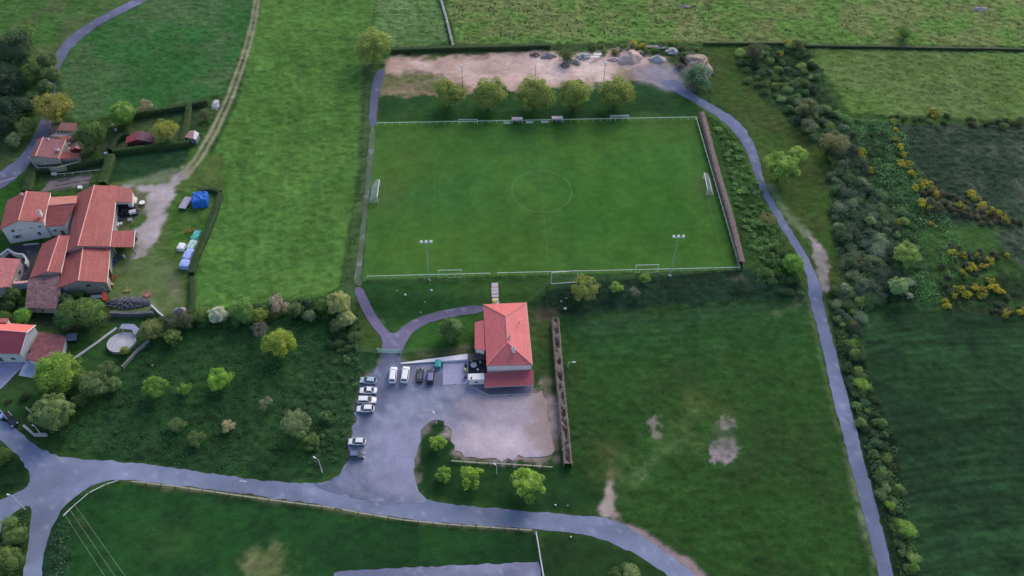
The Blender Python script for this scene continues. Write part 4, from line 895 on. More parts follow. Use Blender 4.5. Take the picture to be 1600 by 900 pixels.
# ------------------------------------------------------------------ hedges
HEDGE_T = None
def hedge(px_pts, width, height, colr, label, name='hedge', seed=0, gaps=False, per=9, leaf=.16, side=None, taper=0, world=False, cat='hedge'):
    """clipped hedge along a line; the pixels follow its top"""
    base = smooth_poly([tuple(W(x, y, height)[:2]) for x, y in px_pts], 1, False)
    P = dens(base, .7, 0, False)+[base[-1]]; P = np.array(P); n = len(P)
    T = np.gradient(P, axis=0); T /= np.linalg.norm(T, axis=1)[:, None]; Nn = np.stack([-T[:, 1], T[:, 0]], -1)
    g = np.random.default_rng(seed); K = 7; cross = []
    off = np.linspace(-.5, .5, K)
    V = []; rows = []
    gz = H(P[:, 0], P[:, 1])
    rows.append((P-Nn*width*.52, gz-.2))
    for o in off:
        q = P+Nn*(o*width); z = gz+height*(1-.06*g.random(n))-.12*abs(o)*2*height*.3
        if gaps and abs(o) < .3: z = z-np.where(vnoise(q[:, 0]*1.0, q[:, 1], .75, seed+31) > .55, 1.0, 0)*height*.6
        rows.append((q, z))
    rows.append((P+Nn*width*.52, gz-.2))
    V = np.concatenate([np.column_stack([a, b]) for a, b in rows]); R_ = len(rows)
    F = [(r*n+i, r*n+i+1, (r+1)*n+i+1, (r+1)*n+i) for r in range(R_-1) for i in range(n-1)]
    ep = [[r*n for r in range(R_)], [r*n+n-1 for r in range(R_)]]
    L = np.linalg.norm(np.diff(P, axis=0), axis=1).sum(); m = int(L*(width+2*height)*per)
    i = g.integers(0, n-1, m); f = g.random(m)[:, None]; c = P[i]*(1-f)+P[i+1]*f; u = g.uniform(-1, 1, m)*(.5*width+height)
    side_ = np.abs(u) > width*.5; oo = np.clip(u, -width*.5, width*.5); zz = np.where(side_, height-(np.abs(u)-width*.5), height+g.uniform(-.05, .1, m))
    cc = np.column_stack([c+Nn[i]*(oo+np.sign(oo)*side_*g.uniform(0, .12, m))[:, None], H(c[:, 0], c[:, 1])+zz])
    if gaps: k = ~(~side_ & (vnoise(cc[:, 0], cc[:, 1], .75, seed+31) > .55) & (np.abs(oo) < width*.33)); cc = cc[k]; m = len(cc)
    nr = g.normal(size=(m, 3))*.5+np.array([0, 0, .5]); nr /= np.linalg.norm(nr, axis=1)[:, None]
    a = np.cross(nr, g.normal(size=(m, 3))); a /= np.linalg.norm(a, axis=1)[:, None]; b = np.cross(nr, a); s = leaf*g.uniform(.6, 1.3, m)[:, None]
    LV = np.stack([cc-a*s, cc-b*s*.6, cc+a*s, cc+b*s*.6], 1).reshape(-1, 3)
    o0 = len(V); F = np.concatenate([np.array(F), np.arange(4*m).reshape(-1, 4)+o0])
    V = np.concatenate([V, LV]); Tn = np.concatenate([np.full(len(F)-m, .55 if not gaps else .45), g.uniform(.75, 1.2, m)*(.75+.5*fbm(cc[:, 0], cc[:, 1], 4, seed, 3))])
    ctr = P.mean(0); org = np.array([ctr[0], ctr[1], float(H(ctr[0], ctr[1]))])
    o = put(name, fast_mesh(name, V-org, F, [LEAF], Tn), org, color=leafcol(colr))
    # ends
    return tag(o, label, cat)
hedge([(207, 178), (250, 170), (291, 163)], 1.2, 2.2, (56, 82, 40), 'long dark clipped hedge along the top of the cabin garden')
hedge([(299, 161), (323, 156)], 1.2, 2.0, (52, 76, 40), 'short clipped hedge beside the stone pile by the track')
hedge([(295, 160), (291, 190), (284, 218)], 1.7, 2.0, (66, 90, 46), 'clipped hedge running down between cabin garden and narrow plot')
hedge([(176, 234), (240, 226), (296, 220)], 1.3, 2.1, (58, 86, 42), 'clipped hedge in front of the red roofed cabin')
hedge([(172, 240), (166, 262), (158, 284)], 2.4, 2.2, (66, 94, 46), 'broad clipped hedge between vegetable plot and grass paddock')
hedge([(60, 262), (120, 254), (168, 244)], 1.3, 2.0, (58, 82, 44), 'clipped hedge below the wall of the stone house')
hedge([(170, 232), (182, 212), (200, 206)], 1.4, 2.0, (48, 70, 42), 'dark hedge left of the red roofed cabin')
hedge([(48, 262), (44, 285), (40, 296)], 2.6, 2.4, (60, 86, 44), 'thick hedge at the lane end of the vegetable plot')
hedge([(344, 300), (328, 350), (306, 400), (298, 425)], 1.5, 1.5, (60, 88, 50), 'long clipped hedge between farmyard and hay meadow')
hedge([(308, 296), (330, 293), (344, 298)], 1.3, 1.4, (66, 92, 48), 'short hedge behind the blue covered stack')
hedge([(1097, 174), (1107, 210), (1120, 262), (1141, 330), (1160, 408)], 1.45, 2.5, (136, 116, 112), 'long brown clipped hedge right of the pitch goal', seed=5, per=7, name='brown_hedge')
hedge([(868, 496), (871, 540), (876, 600), (882, 660), (888, 724)], 1.9, 2.2, (140, 126, 118), 'long brown hedge full of dark holes right of the clubhouse', seed=6, gaps=True, per=10, leaf=.13, name='brown_hedge')
hedge([(612, 76), (700, 73), (780, 71), (860, 69)], 1.6, 1.5, (56, 80, 42), 'dark hedge between pasture and dirt yard', per=6)
hedge([(1258, 70), (1400, 72), (1600, 76), (1660, 78)], 1.0, 1.0, (52, 72, 40), 'straight thin hedge dividing the two right hand pastures', per=6)
hedge([(1100, 66), (1160, 66), (1225, 66)], 1.0, 1.0, (70, 92, 46), 'low hedge above the copse at the top of the slope', per=6)
hedge([(118, 458), (131, 458)], 1.8, 2.0, (80, 124, 48), 'bright clipped hedge block below the farm gable', per=8)
hedge([(300, 432), (300, 470), (296, 486)], 1.6, 1.1, (64, 88, 48), 'ragged low hedge down the right side of the farmyard', per=7)
hedge([(84, 456), (100, 452)], 1.5, 1.6, (50, 72, 42), 'dark hedge against the old lean to', per=7)
# ------------------------------------------------------------------ buildings
def inset(poly, d):
    P = np.array(poly, float)[:, :2]; n = len(P); A = sum(P[i][0]*P[(i+1) % n][1]-P[(i+1) % n][0]*P[i][1] for i in range(n))
    sg = 1 if A > 0 else -1; out = []
    for i in range(n):
        a, b, c = P[i-1], P[i], P[(i+1) % n]; u = (b-a)/max(np.linalg.norm(b-a), 1e-6); v = (c-b)/max(np.linalg.norm(c-b), 1e-6)
        n1 = np.array([-u[1], u[0]])*sg; n2 = np.array([-v[1], v[0]])*sg; m = n1+n2; m /= max(np.linalg.norm(m), 1e-6)
        out.append(b+m*min(d/max(m@n1, .35), 2*d))
    return np.array(out)
class Bld:
    def __init__(s, name, label, cat, px, py):
        p = W(px, py); s.z0 = float(p[2]); s.root = thing(name, label, cat, (p[0], p[1], s.z0))
    def q(s, px, py, h): return WZ(px, py, s.z0+h)
    def roof(s, pts, m, name='roof', th=.18):
        mb = MB(); mb.slab([s.q(*p) for p in pts], th); return mb.build(name, m, s.root, True)
    def ridge(s, a, b, m=None, r=.16, name='ridge'):
        mb = MB(); A = s.q(*a); B = s.q(*b); A[2] += .05; B[2] += .05; mb.tube(A, B, r, 6); return mb.build(name, m or RIDGE, s.root, True)
    def gutter(s, a, b):
        mb = MB(); A = s.q(*a); B = s.q(*b); A[2] -= .15; B[2] -= .15; mb.tube(A, B, .09, 5); return mb.build('gutter', STEEL, s.root, True)
    def walls(s, pts, m, d=.35, drop=.22, name='wall', zb=-.6):
        P = [s.q(*p) for p in pts]; I_ = inset(P, d); mb = MB()
        mb.prism([tuple(p) for p in I_], s.z0+zb, [p[2]-drop for p in P]); s.fp = I_; s.ft = [p[2]-drop for p in P]
        return mb.build(name, m, s.root, True)
    def opening(s, i, t, z, w, h, name='window', shut=None, m=None):
        """window or door on wall i of the last footprint; z is the sill height above the base"""
        a, b = s.fp[i], s.fp[(i+1) % len(s.fp)]; c = a+(b-a)*t; d = b-a; d /= np.linalg.norm(d); cen = s.fp.mean(0); nn = np.array([-d[1], d[0]])
        if (c-cen)@nn < 0: nn = -nn
        rz = math.atan2(d[1], d[0]); zc = s.z0+z+h/2
        mb = MB()
        for k in (-1, 1):
            mb.box((c[0]+d[0]*k*w/2+nn[0]*.03, c[1]+d[1]*k*w/2+nn[1]*.03, zc), (.1, .12, h+.1), rz)
            mb.box((c[0]+nn[0]*.03, c[1]+nn[1]*.03, zc+k*h/2), (w-.1, .12, .1), rz)
        if name == 'window': mb.box((c[0]+nn[0]*.03, c[1]+nn[1]*.03, zc), (.06, .1, h-.1), rz)
        f = mb.build(name, WHITE if m is None else m, s.root, True)
        pn = MB(); pn.box((c[0]+nn[0]*.02, c[1]+nn[1]*.02, zc), (w-.08, .05, h-.08), rz)
        pn.build('pane' if name == 'window' else 'panel', GLASS if name == 'window' else (m or DWOOD), f, True)
        if shut:
            for k in (-1, 1):
                sb = MB(); sb.box((c[0]+d[0]*k*(w*.78)+nn[0]*.06, c[1]+d[1]*k*(w*.78)+nn[1]*.06, zc), (w*.45, .05, h), rz); sb.build('shutter', shut, s.root, True)
    def chimney(s, px, py, h, w=.7, hh=1.3, m=None, cap=True):
        p = s.q(px, py, h); mb = MB(); mb.box((p[0], p[1], p[2]), (w, w*.8, hh)); c = mb.build('chimney', m or RENDER_C, s.root, True)
        mb = MB(); mb.box((p[0], p[1], p[2]+hh/2+.05), (w+.14, w*.8+.14, .1)); mb.build('chimney_cap', CONC, c, True)
        mb = MB(); mb.tube((p[0], p[1], p[2]+hh/2+.1), (p[0], p[1], p[2]+hh/2+.4), .14, 8); mb.build('chimney_pot', DWOOD if m is None else BLACK, c, True)
    def gable(s, e0, e1, r0, r1, f0, f1, he, hr, hf, tm, wm, d=.3, rid=True):
        A = lambda p, h: (p[0], p[1], h)
        s.roof([A(e0, he), A(e1, he), A(r1, hr), A(r0, hr)], tm); s.roof([A(r0, hr), A(r1, hr), A(f1, hf), A(f0, hf)], tm)
        if rid: s.ridge(A(r0, hr), A(r1, hr))
        s.gutter(A(e0, he), A(e1, he)); s.gutter(A(f0, hf), A(f1, hf))
        s.walls([A(e0, he), A(e1, he), A(r1, hr), A(f1, hf), A(f0, hf), A(r0, hr)], wm, d)
    def part(s, mb, name, m): return mb.build(name, m, s.root, True)
# --- clubhouse
b = Bld('clubhouse', 'clubhouse with red hipped roof and lower porch roof beside the car park', 'building', 795, 560)
EV, RG = 5.3, 7.7
NW_, NE_, RN, RS_, SW_, SE_ = (754.8, 475.5, EV), (822.5, 472.5, EV), (790.3, 494.5, RG), (792.9, 535.5, RG), (760.2, 571.5, EV), (831.9, 570, EV)
b.roof([NW_, NE_, RN], TILE_R, th=.2); b.roof([NE_, SE_, RS_, RN], TILE_R); b.roof([SE_, SW_, RS_], TILE_R); b.roof([NW_, RN, RS_, SW_], TILE_R)
b.roof([(755.6, 500, EV), (757.8, 547.5, EV), (741.6, 545, 4.3), (741.5, 503.5, 4.3)], TILE_R, 'side_roof')
for u, v in ((RN, RS_), (NW_, RN), (NE_, RN), (SW_, RS_), (SE_, RS_)): b.ridge(u, v, r=.13, m=mat('club_ridge_tiles', (.72, .27, .25), .8, var=.1))
for u, v in ((NW_, NE_), (NE_, SE_), (SE_, SW_)): b.gutter(u, v)
b.walls([NW_, NE_, SE_, SW_], RENDER_C, .22)
for t, z, w_, h_ in ((.2, .9, 1.2, 1.1), (.45, .9, 1.2, 1.1), (.75, .9, 1.6, 1.1)): b.opening(1, t, z, w_, h_)
b.opening(2, .3, 0, 1.6, 2.1, 'door'); b.opening(2, .7, .9, 1.6, 1.1); b.opening(0, .3, 0, 1.2, 2.1, 'door')
b.walls([(755.6, 500, 4.9), (757.8, 547.5, 4.9), (741.6, 545, 4.2), (741.5, 503.5, 4.2)], RENDER_C, .25, name='side_wall')
b.opening(2, .5, 1.0, 1.4, 1.0); b.opening(1, .5, 0, 1.0, 2.0, 'door')
b.roof([(757.3, 583, 2.9), (833.3, 577.5, 2.9), (834.6, 601.5, 2.3), (756.6, 605, 2.3)], mat('porch_roof_tiles', (.38, .095, .115), .8, kind='tile', var=.14), 'porch_roof')
b.gutter((834.6, 601.5, 2.3), (756.6, 605, 2.3))
for px in (763, 784, 806, 829):
    p = b.q(px, 604.5-(px-763)*.045, 2.1); mb = MB(); mb.box((p[0], p[1], b.z0+1.05), (.16, .16, 2.1)); b.part(mb, 'porch_post', DWOOD)
b.chimney(802.5, 547, 7.4, .9, 1.7); b.chimney(796.2, 526.5, 7.9, .45, .7); b.chimney(811, 505.5, 6.9, .28, .35, STEEL)
# retaining kerb along the terrace
mb = MB()
kp = [W(x, y, .2) for x, y in [(731, 601.5), (745, 608), (765, 617.3), (832, 614.8)]]
for a_, c_ in zip(kp[:-1], kp[1:]):
    d_ = (c_-a_)/np.linalg.norm(c_-a_); nn = np.array([-d_[1], d_[0], 0])*.1
    mb.prism([tuple((a_-nn)[:2]), tuple((c_-nn)[:2]), tuple((c_+nn)[:2]), tuple((a_+nn)[:2])], a_[2]-.5, a_[2]+.02)
tag(mb.build('terrace_kerb', CONC), 'low kerb edging the paved terrace in front of the porch', 'kerb')
# walled patio and annexe west of the clubhouse
b = Bld('patio_annexe', 'small flat roofed annexe with white parapet on the west side of the clubhouse', 'building', 744, 585)
b.roof([(730.5, 552, 2.6), (757, 551.5, 2.6), (757, 561.5, 2.6), (731, 562.5, 2.6)], mat('bitumen', (.07, .06, .065), .7, var=.3, sc=.8), 'canopy_roof', .14)
b.roof([(731.3, 584, 2.6), (756.8, 583, 2.6), (757, 592.5, 2.6), (731.5, 593.5, 2.6)], WHITE, 'white_roof', .2)
b.walls([(731.3, 584, 2.6), (756.8, 583, 2.6), (757, 592.5, 2.6), (731.5, 593.5, 2.6)], RENDER_C, .12)
b.opening(2, .5, .9, .9, .8)
b.walls([(732, 562, 2.45), (732.8, 562, 2.45), (733, 552.5, 2.45), (732, 552.5, 2.45)], STEEL, .01, name='canopy_wall')
p = b.q(736.5, 590.5, 2.75); mb = MB(); mb.tube((p[0], p[1], p[2]-.2), (p[0], p[1], p[2]+.3), .2, 10); b.part(mb, 'roof_vent', BLACK)
mb = MB()
for a_, c_ in (((731, 563), (731, 584)),):
    A_, C_ = W(*a_, 0), W(*c_, 0); mb.prism([(A_[0]-.1, A_[1]), (A_[0]+.1, A_[1]), (C_[0]+.1, C_[1]), (C_[0]-.1, C_[1])], A_[2]-.3, A_[2]+1.0)
b.part(mb, 'patio_wall', CONC)
def table(px, py, r, label, col=WHITE):
    p = W(px, py, .75); z = p[2]-.75; t = thing('round_table', label, 'table', (p[0], p[1], z))
    mb = MB(); mb.tube((0, 0, .70), (0, 0, .75), r, 24); mb.build('tabletop', col, t)
    for k in range(4):
        a = k*math.pi/2+.4; mb = MB(); mb.tube((.6*r*math.cos(a), .6*r*math.sin(a), 0), (.6*r*math.cos(a), .6*r*math.sin(a), .7), .04, 6); mb.build('leg', STEEL, t)
    return t
table(740, 570, .85, 'large round white table on the dark patio beside the clubhouse')
table(746.5, 577, .3, 'small white stool sized table next to the large round one')
table(222, 316, .85, 'round white topped table on the grass right of the farm shed')
def chair(px, py, rz, label, m):
    p = W(px, py, .45); t = thing('garden_chair', label, 'chair', (p[0], p[1], p[2]-.45), rz)
    mb = MB(); mb.box((0, 0, .42), (.5, .5, .05)); mb.build('seat', m, t); mb = MB(); mb.box((0, .24, .68), (.5, .05, .5)); mb.build('backrest', m, t)
    for i in (-1, 1):
        for j in (-1, 1): mb = MB(); mb.box((i*.21, j*.21, .2), (.05, .05, .4)); mb.build('leg', m, t)
chair(750.5, 566, .6, 'pale garden chair at the upper right of the patio', CONC_L); chair(736, 564, 2.5, 'pale garden chair at the upper left of the patio', CONC_L); chair(753, 571, -1.2, 'dark garden chair at the right side of the patio', BLACK)
# wheelie bins
def bin_(px, py, label, m, s=1.0):
    p = W(px, py, .6); t = thing('wheelie_bin', label, 'bin', (p[0], p[1], p[2]-.6))
    mb = MB(); mb.prism([(-.26*s, -.3*s), (.26*s, -.3*s), (.26*s, .3*s), (-.26*s, .3*s)], .08, 1.0*s); mb.build('body', m, t)
    mb = MB(); mb.slab([(-.3*s, -.36*s, 1.03*s), (.3*s, -.36*s, 1.03*s), (.3*s, .34*s, 1.1*s), (-.3*s, .34*s, 1.1*s)], .05); mb.build('lid', m, t)
    for k in (-1, 1): mb = MB(); mb.tube((k*.24*s-.03, .3*s, .1), (k*.24*s+.03, .3*s, .1), .1, 10); mb.build('wheel', BLACK, t)
bin_(727.5, 572, 'black bin standing at the patio wall', BLACK); bin_(727, 578, 'yellow lidded bin between the dark bins at the patio wall', mat('yellow_plastic', (.55, .58, .25), .6)); bin_(727.5, 588, 'grey bin beside the white roofed annexe', mat('grey_plastic', (.12, .12, .16), .6), 1.3)
bin_(774, 470.5, 'bright yellow bin beside the foot of the stone steps', mat('bright_yellow_plastic', (.75, .62, .08), .5), 1.2)
# ramp wall
p0, p1 = W(626, 569, .1), W(731, 558, 1.2); mb = MB()
A_, B_ = W(626, 568.5), W(731, 560); d_ = (B_-A_)[:2]; d_ /= np.linalg.norm(d_); nn = np.array([-d_[1], d_[0]])
mb.prism([tuple(A_[:2]-nn*.15), tuple(B_[:2]-nn*.9), tuple(B_[:2]+nn*.9), tuple(A_[:2]+nn*.15)], [A_[2]-.4, B_[2]-.4]*1+[B_[2]-.4, A_[2]-.4], [A_[2]+.25, B_[2]+.9, B_[2]+.9, A_[2]+.25])
tag(mb.build('retaining_wall', mat('white_concrete', (.78, .76, .8), .85, var=.1)), 'long white wedge shaped retaining wall behind the parked dark cars', 'wall')
# skip container
p = W(684.5, 569, .8); t = thing('waste_container', 'teal green waste container between the dark cars and the forecourt', 'container', (p[0], p[1], p[2]-.8), -.08)
TEAL = mat('teal_paint', (.05, .33, .33), .5, var=.15)
mb = MB(); mb.prism([(-.8, -1.0), (.8, -1.0), (.8, 1.0), (-.8, 1.0)], .15, 1.25); mb.build('body', TEAL, t)
mb = MB(); mb.slab([(-.85, -1.05, 1.27), (0, -1.05, 1.45), (0, 1.05, 1.45), (-.85, 1.05, 1.27)], .05); mb.build('lid', TEAL, t)
mb = MB(); mb.slab([(0, -1.05, 1.46), (.85, -1.05, 1.28), (.85, 1.05, 1.28), (0, 1.05, 1.46)], .05); mb.build('lid', TEAL, t)
for i in (-1, 1):
    for j in (-1, 1): mb = MB(); mb.tube((i*.6-.04, j*.8, .1), (i*.6+.04, j*.8, .1), .1, 8); mb.build('wheel', BLACK, t)
# stone steps
t0 = W(773, 445); t = thing('stone_steps', 'flight of pale stone steps climbing the bank from clubhouse to pitch', 'steps', t0)
for i, y in enumerate((444, 452, 457, 462, 467.5, 473)):
    p = W(773+i*.25, y); mb = MB(); wd_ = 1.9; dp = 1.5 if i in (0, 4) else 1.05
    mb.box((p[0]+random.uniform(-.05, .05), p[1]-(.4 if i == 0 else 0), p[2]+.02), (wd_*random.uniform(.92, 1.05), dp, .36), random.uniform(-.03, .03)); mb.build('step', mat('step_stone', (.50, .42, .46), .9, var=.2, sc=2), t, True)
# --- farm
b = Bld('farmhouse', 'tall white gabled farmhouse with red roof at the left edge', 'building', 45, 372)
b.gable((11.5, 313), (0, 358), (41.8, 298.3), (28.9, 344.5), (79, 301), (68, 347), 6.4, 8.6, 6.4, TILE_F, RENDER_W, .25)
b.opening(1, .45, 4.2, 1.0, 1.3, shut=None); b.opening(1, .5, 1.6, 1.1, 1.5, shut=mat('grey_shutter', (.25, .27, .35), .6)); b.opening(2, .55, 1.4, 1.0, 1.6); b.opening(2, .35, 4.6, .7, .6); b.opening(2, .75, 4.4, .8, .9); b.opening(1, .8, 4.4, .7, .6)
b.chimney(62, 333, 8.3, .9, 1.9); b.chimney(34, 304, 8.4, .6, .8)
b = Bld('farm_wing', 'low red roofed wing linking farmhouse and main barn', 'building', 100, 345)
b.roof([(79, 308, 5.3), (121, 305.5, 5.3), (119, 317, 6.4), (75.5, 321, 6.4)], mat('sunny_roof_tiles', (.56, .22, .17), .8, kind='tile', var=.18)); b.roof([(75.5, 321, 6.4), (119, 317, 6.4), (101, 352, 4.4), (70, 354, 4.4)], TILE_F)  # far slope has its sunlight put into a paler tile colour
b.ridge((75.5, 321, 6.4), (119, 317, 6.4)); b.walls([(79, 308, 5.0), (121, 305.5, 5.0), (101, 352, 4.2), (70, 354, 4.2)], RENDER_W, .3); b.opening(2, .3, 0, 1.2, 2.1, 'door'); b.opening(2, .65, 1.6, 1, 1)
b = Bld('main_barn', 'largest barn of the farm with long red roof running toward the camera', 'building', 145, 395)
b.gable((121.5, 302), (103.5, 394), (147.5, 289), (121.6, 384.3), (184, 291), (171.5, 385), 4.8, 7.2, 4.8, TILE_F, STONEM, .3)
b.opening(4, .2, 0, 3.2, 3, 'door', m=BLACK)
b = Bld('lower_barn', 'red roofed barn with stone gable at the lower end of the main barn', 'building', 130, 455)
b.gable((103.5, 394), (88.5, 450), (130, 385), (122.5, 438.5), (172, 386), (167.5, 441.5), 3.9, 6.2, 3.9, TILE_F, STONEM, .25)
b.opening(2, .25, 3.2, .9, .7, m=DWOOD); b.opening(3, .35, 0, 2.6, 2.8, 'door', m=BLACK); b.opening(1, .3, 2.6, .7, .6); b.opening(2, .7, .8, 1.0, 1.0)
b = Bld('west_barn', 'narrow red roofed barn between dark courtyard and lower barn', 'building', 80, 430)
b.gable((66, 381), (45.6, 435.5), (92.6, 368), (74, 424.3), (108, 368), (95, 426), 3.8, 6.0, 4.9, TILE_F, STONEM, .2)
b = Bld('old_lean_to', 'old lean to with mottled greyish purple tiled roof below the west barn', 'building', 62, 488)
b.roof([(44, 436, 4.6), (92, 427.5, 4.6), (95, 458, 3.6), (88, 482, 2.6), (38.5, 481, 2.6)], TILE_O); b.walls([(44, 436, 4.4), (92, 427.5, 4.4), (88, 482, 2.5), (38.5, 481, 2.5)], STONEM, .3); b.opening(2, .5, .8, .8, .7, m=DWOOD)
b = Bld('cart_shed', 'red roofed cart shed at the upper right corner of the main barn', 'building', 190, 318)
b.roof([(172.5, 288, 4.5), (207, 295.5, 3.7), (206.2, 316.5, 3.7), (169.5, 314.5, 4.5)], mat('shed_roof_tiles', (.38, .135, .12), .8, kind='tile', var=.2)); b.walls([(172.5, 288, 4.3), (207, 295.5, 3.5), (206.2, 316.5, 3.5), (169.5, 314.5, 4.3)], RENDER_W, .25)
b.opening(2, .5, 0, 3.4, 2.6, 'door', m=BLACK)
b = Bld('side_shed', 'square red roofed lean to on the right side of the main barn', 'building', 192, 388)
b.roof([(173, 360.5, 4.3), (210.5, 360.5, 3.4), (208.5, 386, 3.4), (172, 386, 4.3)], TILE_F)
for px, py in ((209, 362), (207, 385), (176, 385.5)):
    p = b.q(px, py, 3.2); mb = MB(); mb.box((p[0], p[1], b.z0+1.55), (.3, .3, 3.1)); b.part(mb, 'pillar', STONEM)
b.walls([(173, 360.8, 4.1), (210.3, 360.8, 3.2), (210.2, 362.5, 3.2), (173, 362.5, 4.1)], STONEM, .02)
mb = MB(); A_, B_ = b.q(211, 361, 3.4), b.q(209, 386, 3.4); mb.tube(A_, B_, .12, 5); b.part(mb, 'fascia', RENDER_C)
b = Bld('small_house', 'small red roofed house cut by the left edge, below the dark courtyard', 'building', 20, 462)
b.roof([(-30, 401, 5.2), (32.5, 404.5, 3.9), (14.5, 448, 3.9), (-30, 452, 5.2)], mat('faded_roof_tiles', (.46, .17, .17), .85, kind='tile', var=.3)); b.walls([(-30, 401, 5), (32.5, 404.5, 3.7), (14.5, 448, 3.7), (-30, 452, 5)], STONEM, .25)
b.opening(1, .3, .8, 1.4, 1.6, m=CONC); b.opening(1, .65, 0, 1.2, 2.1, 'door'); b.opening(2, .3, 1, 1, 1)
b = Bld('white_gateway', 'white walled covered gateway between small house and west barn', 'wall', 32, 452)
b.roof([(20, 440, 2.8), (44, 438, 2.8), (44, 441.5, 2.8), (21, 443.5, 2.8)], RIDGE, 'coping'); b.walls([(20.5, 440, 2.7), (44, 438, 2.7), (44, 441.5, 2.7), (21, 443.5, 2.7)], mat('blue_white_render', (.62, .66, .85), .8, var=.1), .1)
def wall_line(pts, h, th, label, m, name='garden_wall', cat='wall', stones=0, jit=.03, top=True):
    P = [W(x, y, h) for x, y in pts]; mb = MB()
    P2 = dens([tuple(p[:2]) for p in P], 1.5, jit, False, 3)+[tuple(P[-1][:2])]
    for a_, c_ in zip(P2[:-1], P2[1:]):
        a_ = np.array(a_); c_ = np.array(c_); d_ = c_-a_; d_ /= np.linalg.norm(d_); nn = np.array([-d_[1], d_[0]])*th/2; za, zc = float(H(*a_)), float(H(*c_)); ja = 1+.12*(random.random()-.5) if stones else 1
        mb.prism([tuple(a_-nn), tuple(c_-nn), tuple(c_+nn), tuple(a_+nn)], [za-.3, zc-.3, zc-.3, za-.3], [za+h*ja, zc+h*ja, zc+h*ja, za+h*ja])
    for _ in range(stones):
        i = random.randrange(len(P2)-1); f = random.random(); q = np.array(P2[i])*(1-f)+np.array(P2[i+1])*f
        s = random.uniform(.12, .3); mb.box((q[0]+random.uniform(-th, th)*.5, q[1]+random.uniform(-th, th)*.5, float(H(*q))+h+s*.1), (s, s*.8, s*.6), random.uniform(0, 3), tilt=random.uniform(-.3, .3))
    o = mb.build(name, m); return tag(o, label, cat)
wall_line([(0, 398), (12, 389), (24, 396), (36, 397), (41, 404), (40, 412)], 1.6, .5, 'curved pale wall around the small yard above the small house', RENDER_W)
wall_line([(45, 233+12), (60, 262), (90, 261), (126, 252)], 2.0, .4, 'stone wall below the old house, above the clipped hedge', STONEM)
wall_line([(684, -12), (690, 2), (698, 30), (708, 70)], 1.1, .8, 'dry stone wall coming down from the top edge between two pastures', mat('dry_stone', (.40, .40, .38), .95, kind='patch', var=.5, sc=2), 'dry_stone_wall', stones=160)
wall_line([(182, 512), (150, 536), (112, 562)], .25, .7, 'narrow straight path wall leading to the round pool', CONC, 'garden_edging')
wall_line([(232, 530), (214, 546), (196, 566), (190, 572)], 1.1, .4, 'old boundary wall between pool garden and scrub meadow', STONEM, stones=20)
wall_line([(236, 476), (246, 486), (256, 494)], 1.2, .4, 'white topped wall end right of the rubble heap', CONC_L)
wall_line([(172, 488), (205, 489), (238, 487)], 1.6, .8, 'dark stone retaining wall under the rubble heap', mat('dark_stone', (.15, .15, .18), .95, kind='patch', var=.5), stones=30)
wall_line([(40, 636), (52, 648)], 1.0, .35, 'short slanting wall piece above the large roadside tree', STONEM)
wall_line([(36, 664), (52, 678), (72, 678)], 1.0, .5, 'low angled wall at the roadside behind the dark car', CONC)
wall_line([(36, 382), (60, 380)], .5, .3, 'kerb between white gable and dark courtyard', CONC)
# old house top left
b = Bld('stone_house', 'old stone house with dull red roof beside the lane at upper left', 'building', 85, 255)
b.gable((58, 217), (47, 246), (67.5, 214.5), (55.5, 244), (103, 219), (91, 247.5), 4.2, 5.6, 4.2, mat('dull_roof_tiles', (.27, .12, .125), .85, kind='tile', var=.22), STONEM, .15)
b.ridge((103, 219, 4.3), (91, 247.5, 4.3)); b.chimney(75, 218, 5.2, .6, .7); b.chimney(90, 234, 4.9, .9, .5)
b.opening(2, .3, 1.2, .9, 1.1); b.opening(2, .7, 1.2, .9, 1.1)
b = Bld('house_annexe', 'low red roofed annexe on the right of the stone house', 'building', 110, 250)
b.roof([(92, 247.5, 3.2), (97.5, 237, 3.2), (124, 239.5, 2.8), (119, 247.5, 2.6)], TILE_F); b.walls([(92, 247.5, 3.1), (97.5, 237, 3.1), (124, 239.5, 2.7), (119, 247.5, 2.5)], STONEM, .2)
b.roof([(88, 215, 3.0), (112, 212, 3.0), (109, 217, 3.0), (102, 219, 3.0)], TILE_F, 'rear_roof')
b = Bld('ruined_barn', 'roofless ruin with dark timber framing behind the stone house', 'building', 98, 212)
b.walls([(76, 212, 2.6), (92, 204, 2.8), (120, 204, 2.8), (119, 209, 2.6), (96, 213, 2.6)], STONEM, .1)
b.roof([(95, 191, 4.0), (120, 192, 4.0), (118, 204, 3.4), (90, 203, 3.4)], mat('rust_roof', (.36, .17, .14), .85, kind='tile', var=.3))
for k in range(7):
    a_, c_ = b.q(77+k*6.3, 211-k*.9, 2.75), b.q(80+k*6, 205-k*.1, 3.0); mb = MB(); mb.tube(a_, c_, .09, 4); b.part(mb, 'beam', BLACK)
# cabin and hut
b = Bld('garden_cabin', 'wooden cabin with two tone dark red gable roof inside the hedged garden', 'building', 220, 226)
he, hr = 2.3, 3.5
b.roof([(197.5, 214, he), (195.7, 224, he), (213, 218, hr), (217.5, 203.8, hr)], mat('cabin_red_roof', (.33, .06, .09), .7, kind='tile', var=.15)); b.roof([(217.5, 203.8, hr), (213, 218, hr), (238.8, 222.3, he), (241.3, 209, he)], mat('cabin_dark_roof', (.13, .065, .085), .8, kind='tile', var=.4))
b.walls([(197.5, 214, he), (195.7, 224, he), (213, 218, hr), (238.8, 222.3, he), (241.3, 209, he), (217.5, 203.8, hr)], mat('cabin_wood', (.10, .03, .035), .8, var=.2), .35)
b.opening(2, .3, 0, .9, 1.9, 'door', m=BLACK)
p = b.q(220, 226, .8); mb = MB(); mb.box((p[0], p[1], p[2]), (2.6, .25, 1.4)); b.part(mb, 'white_panel', WHITE)
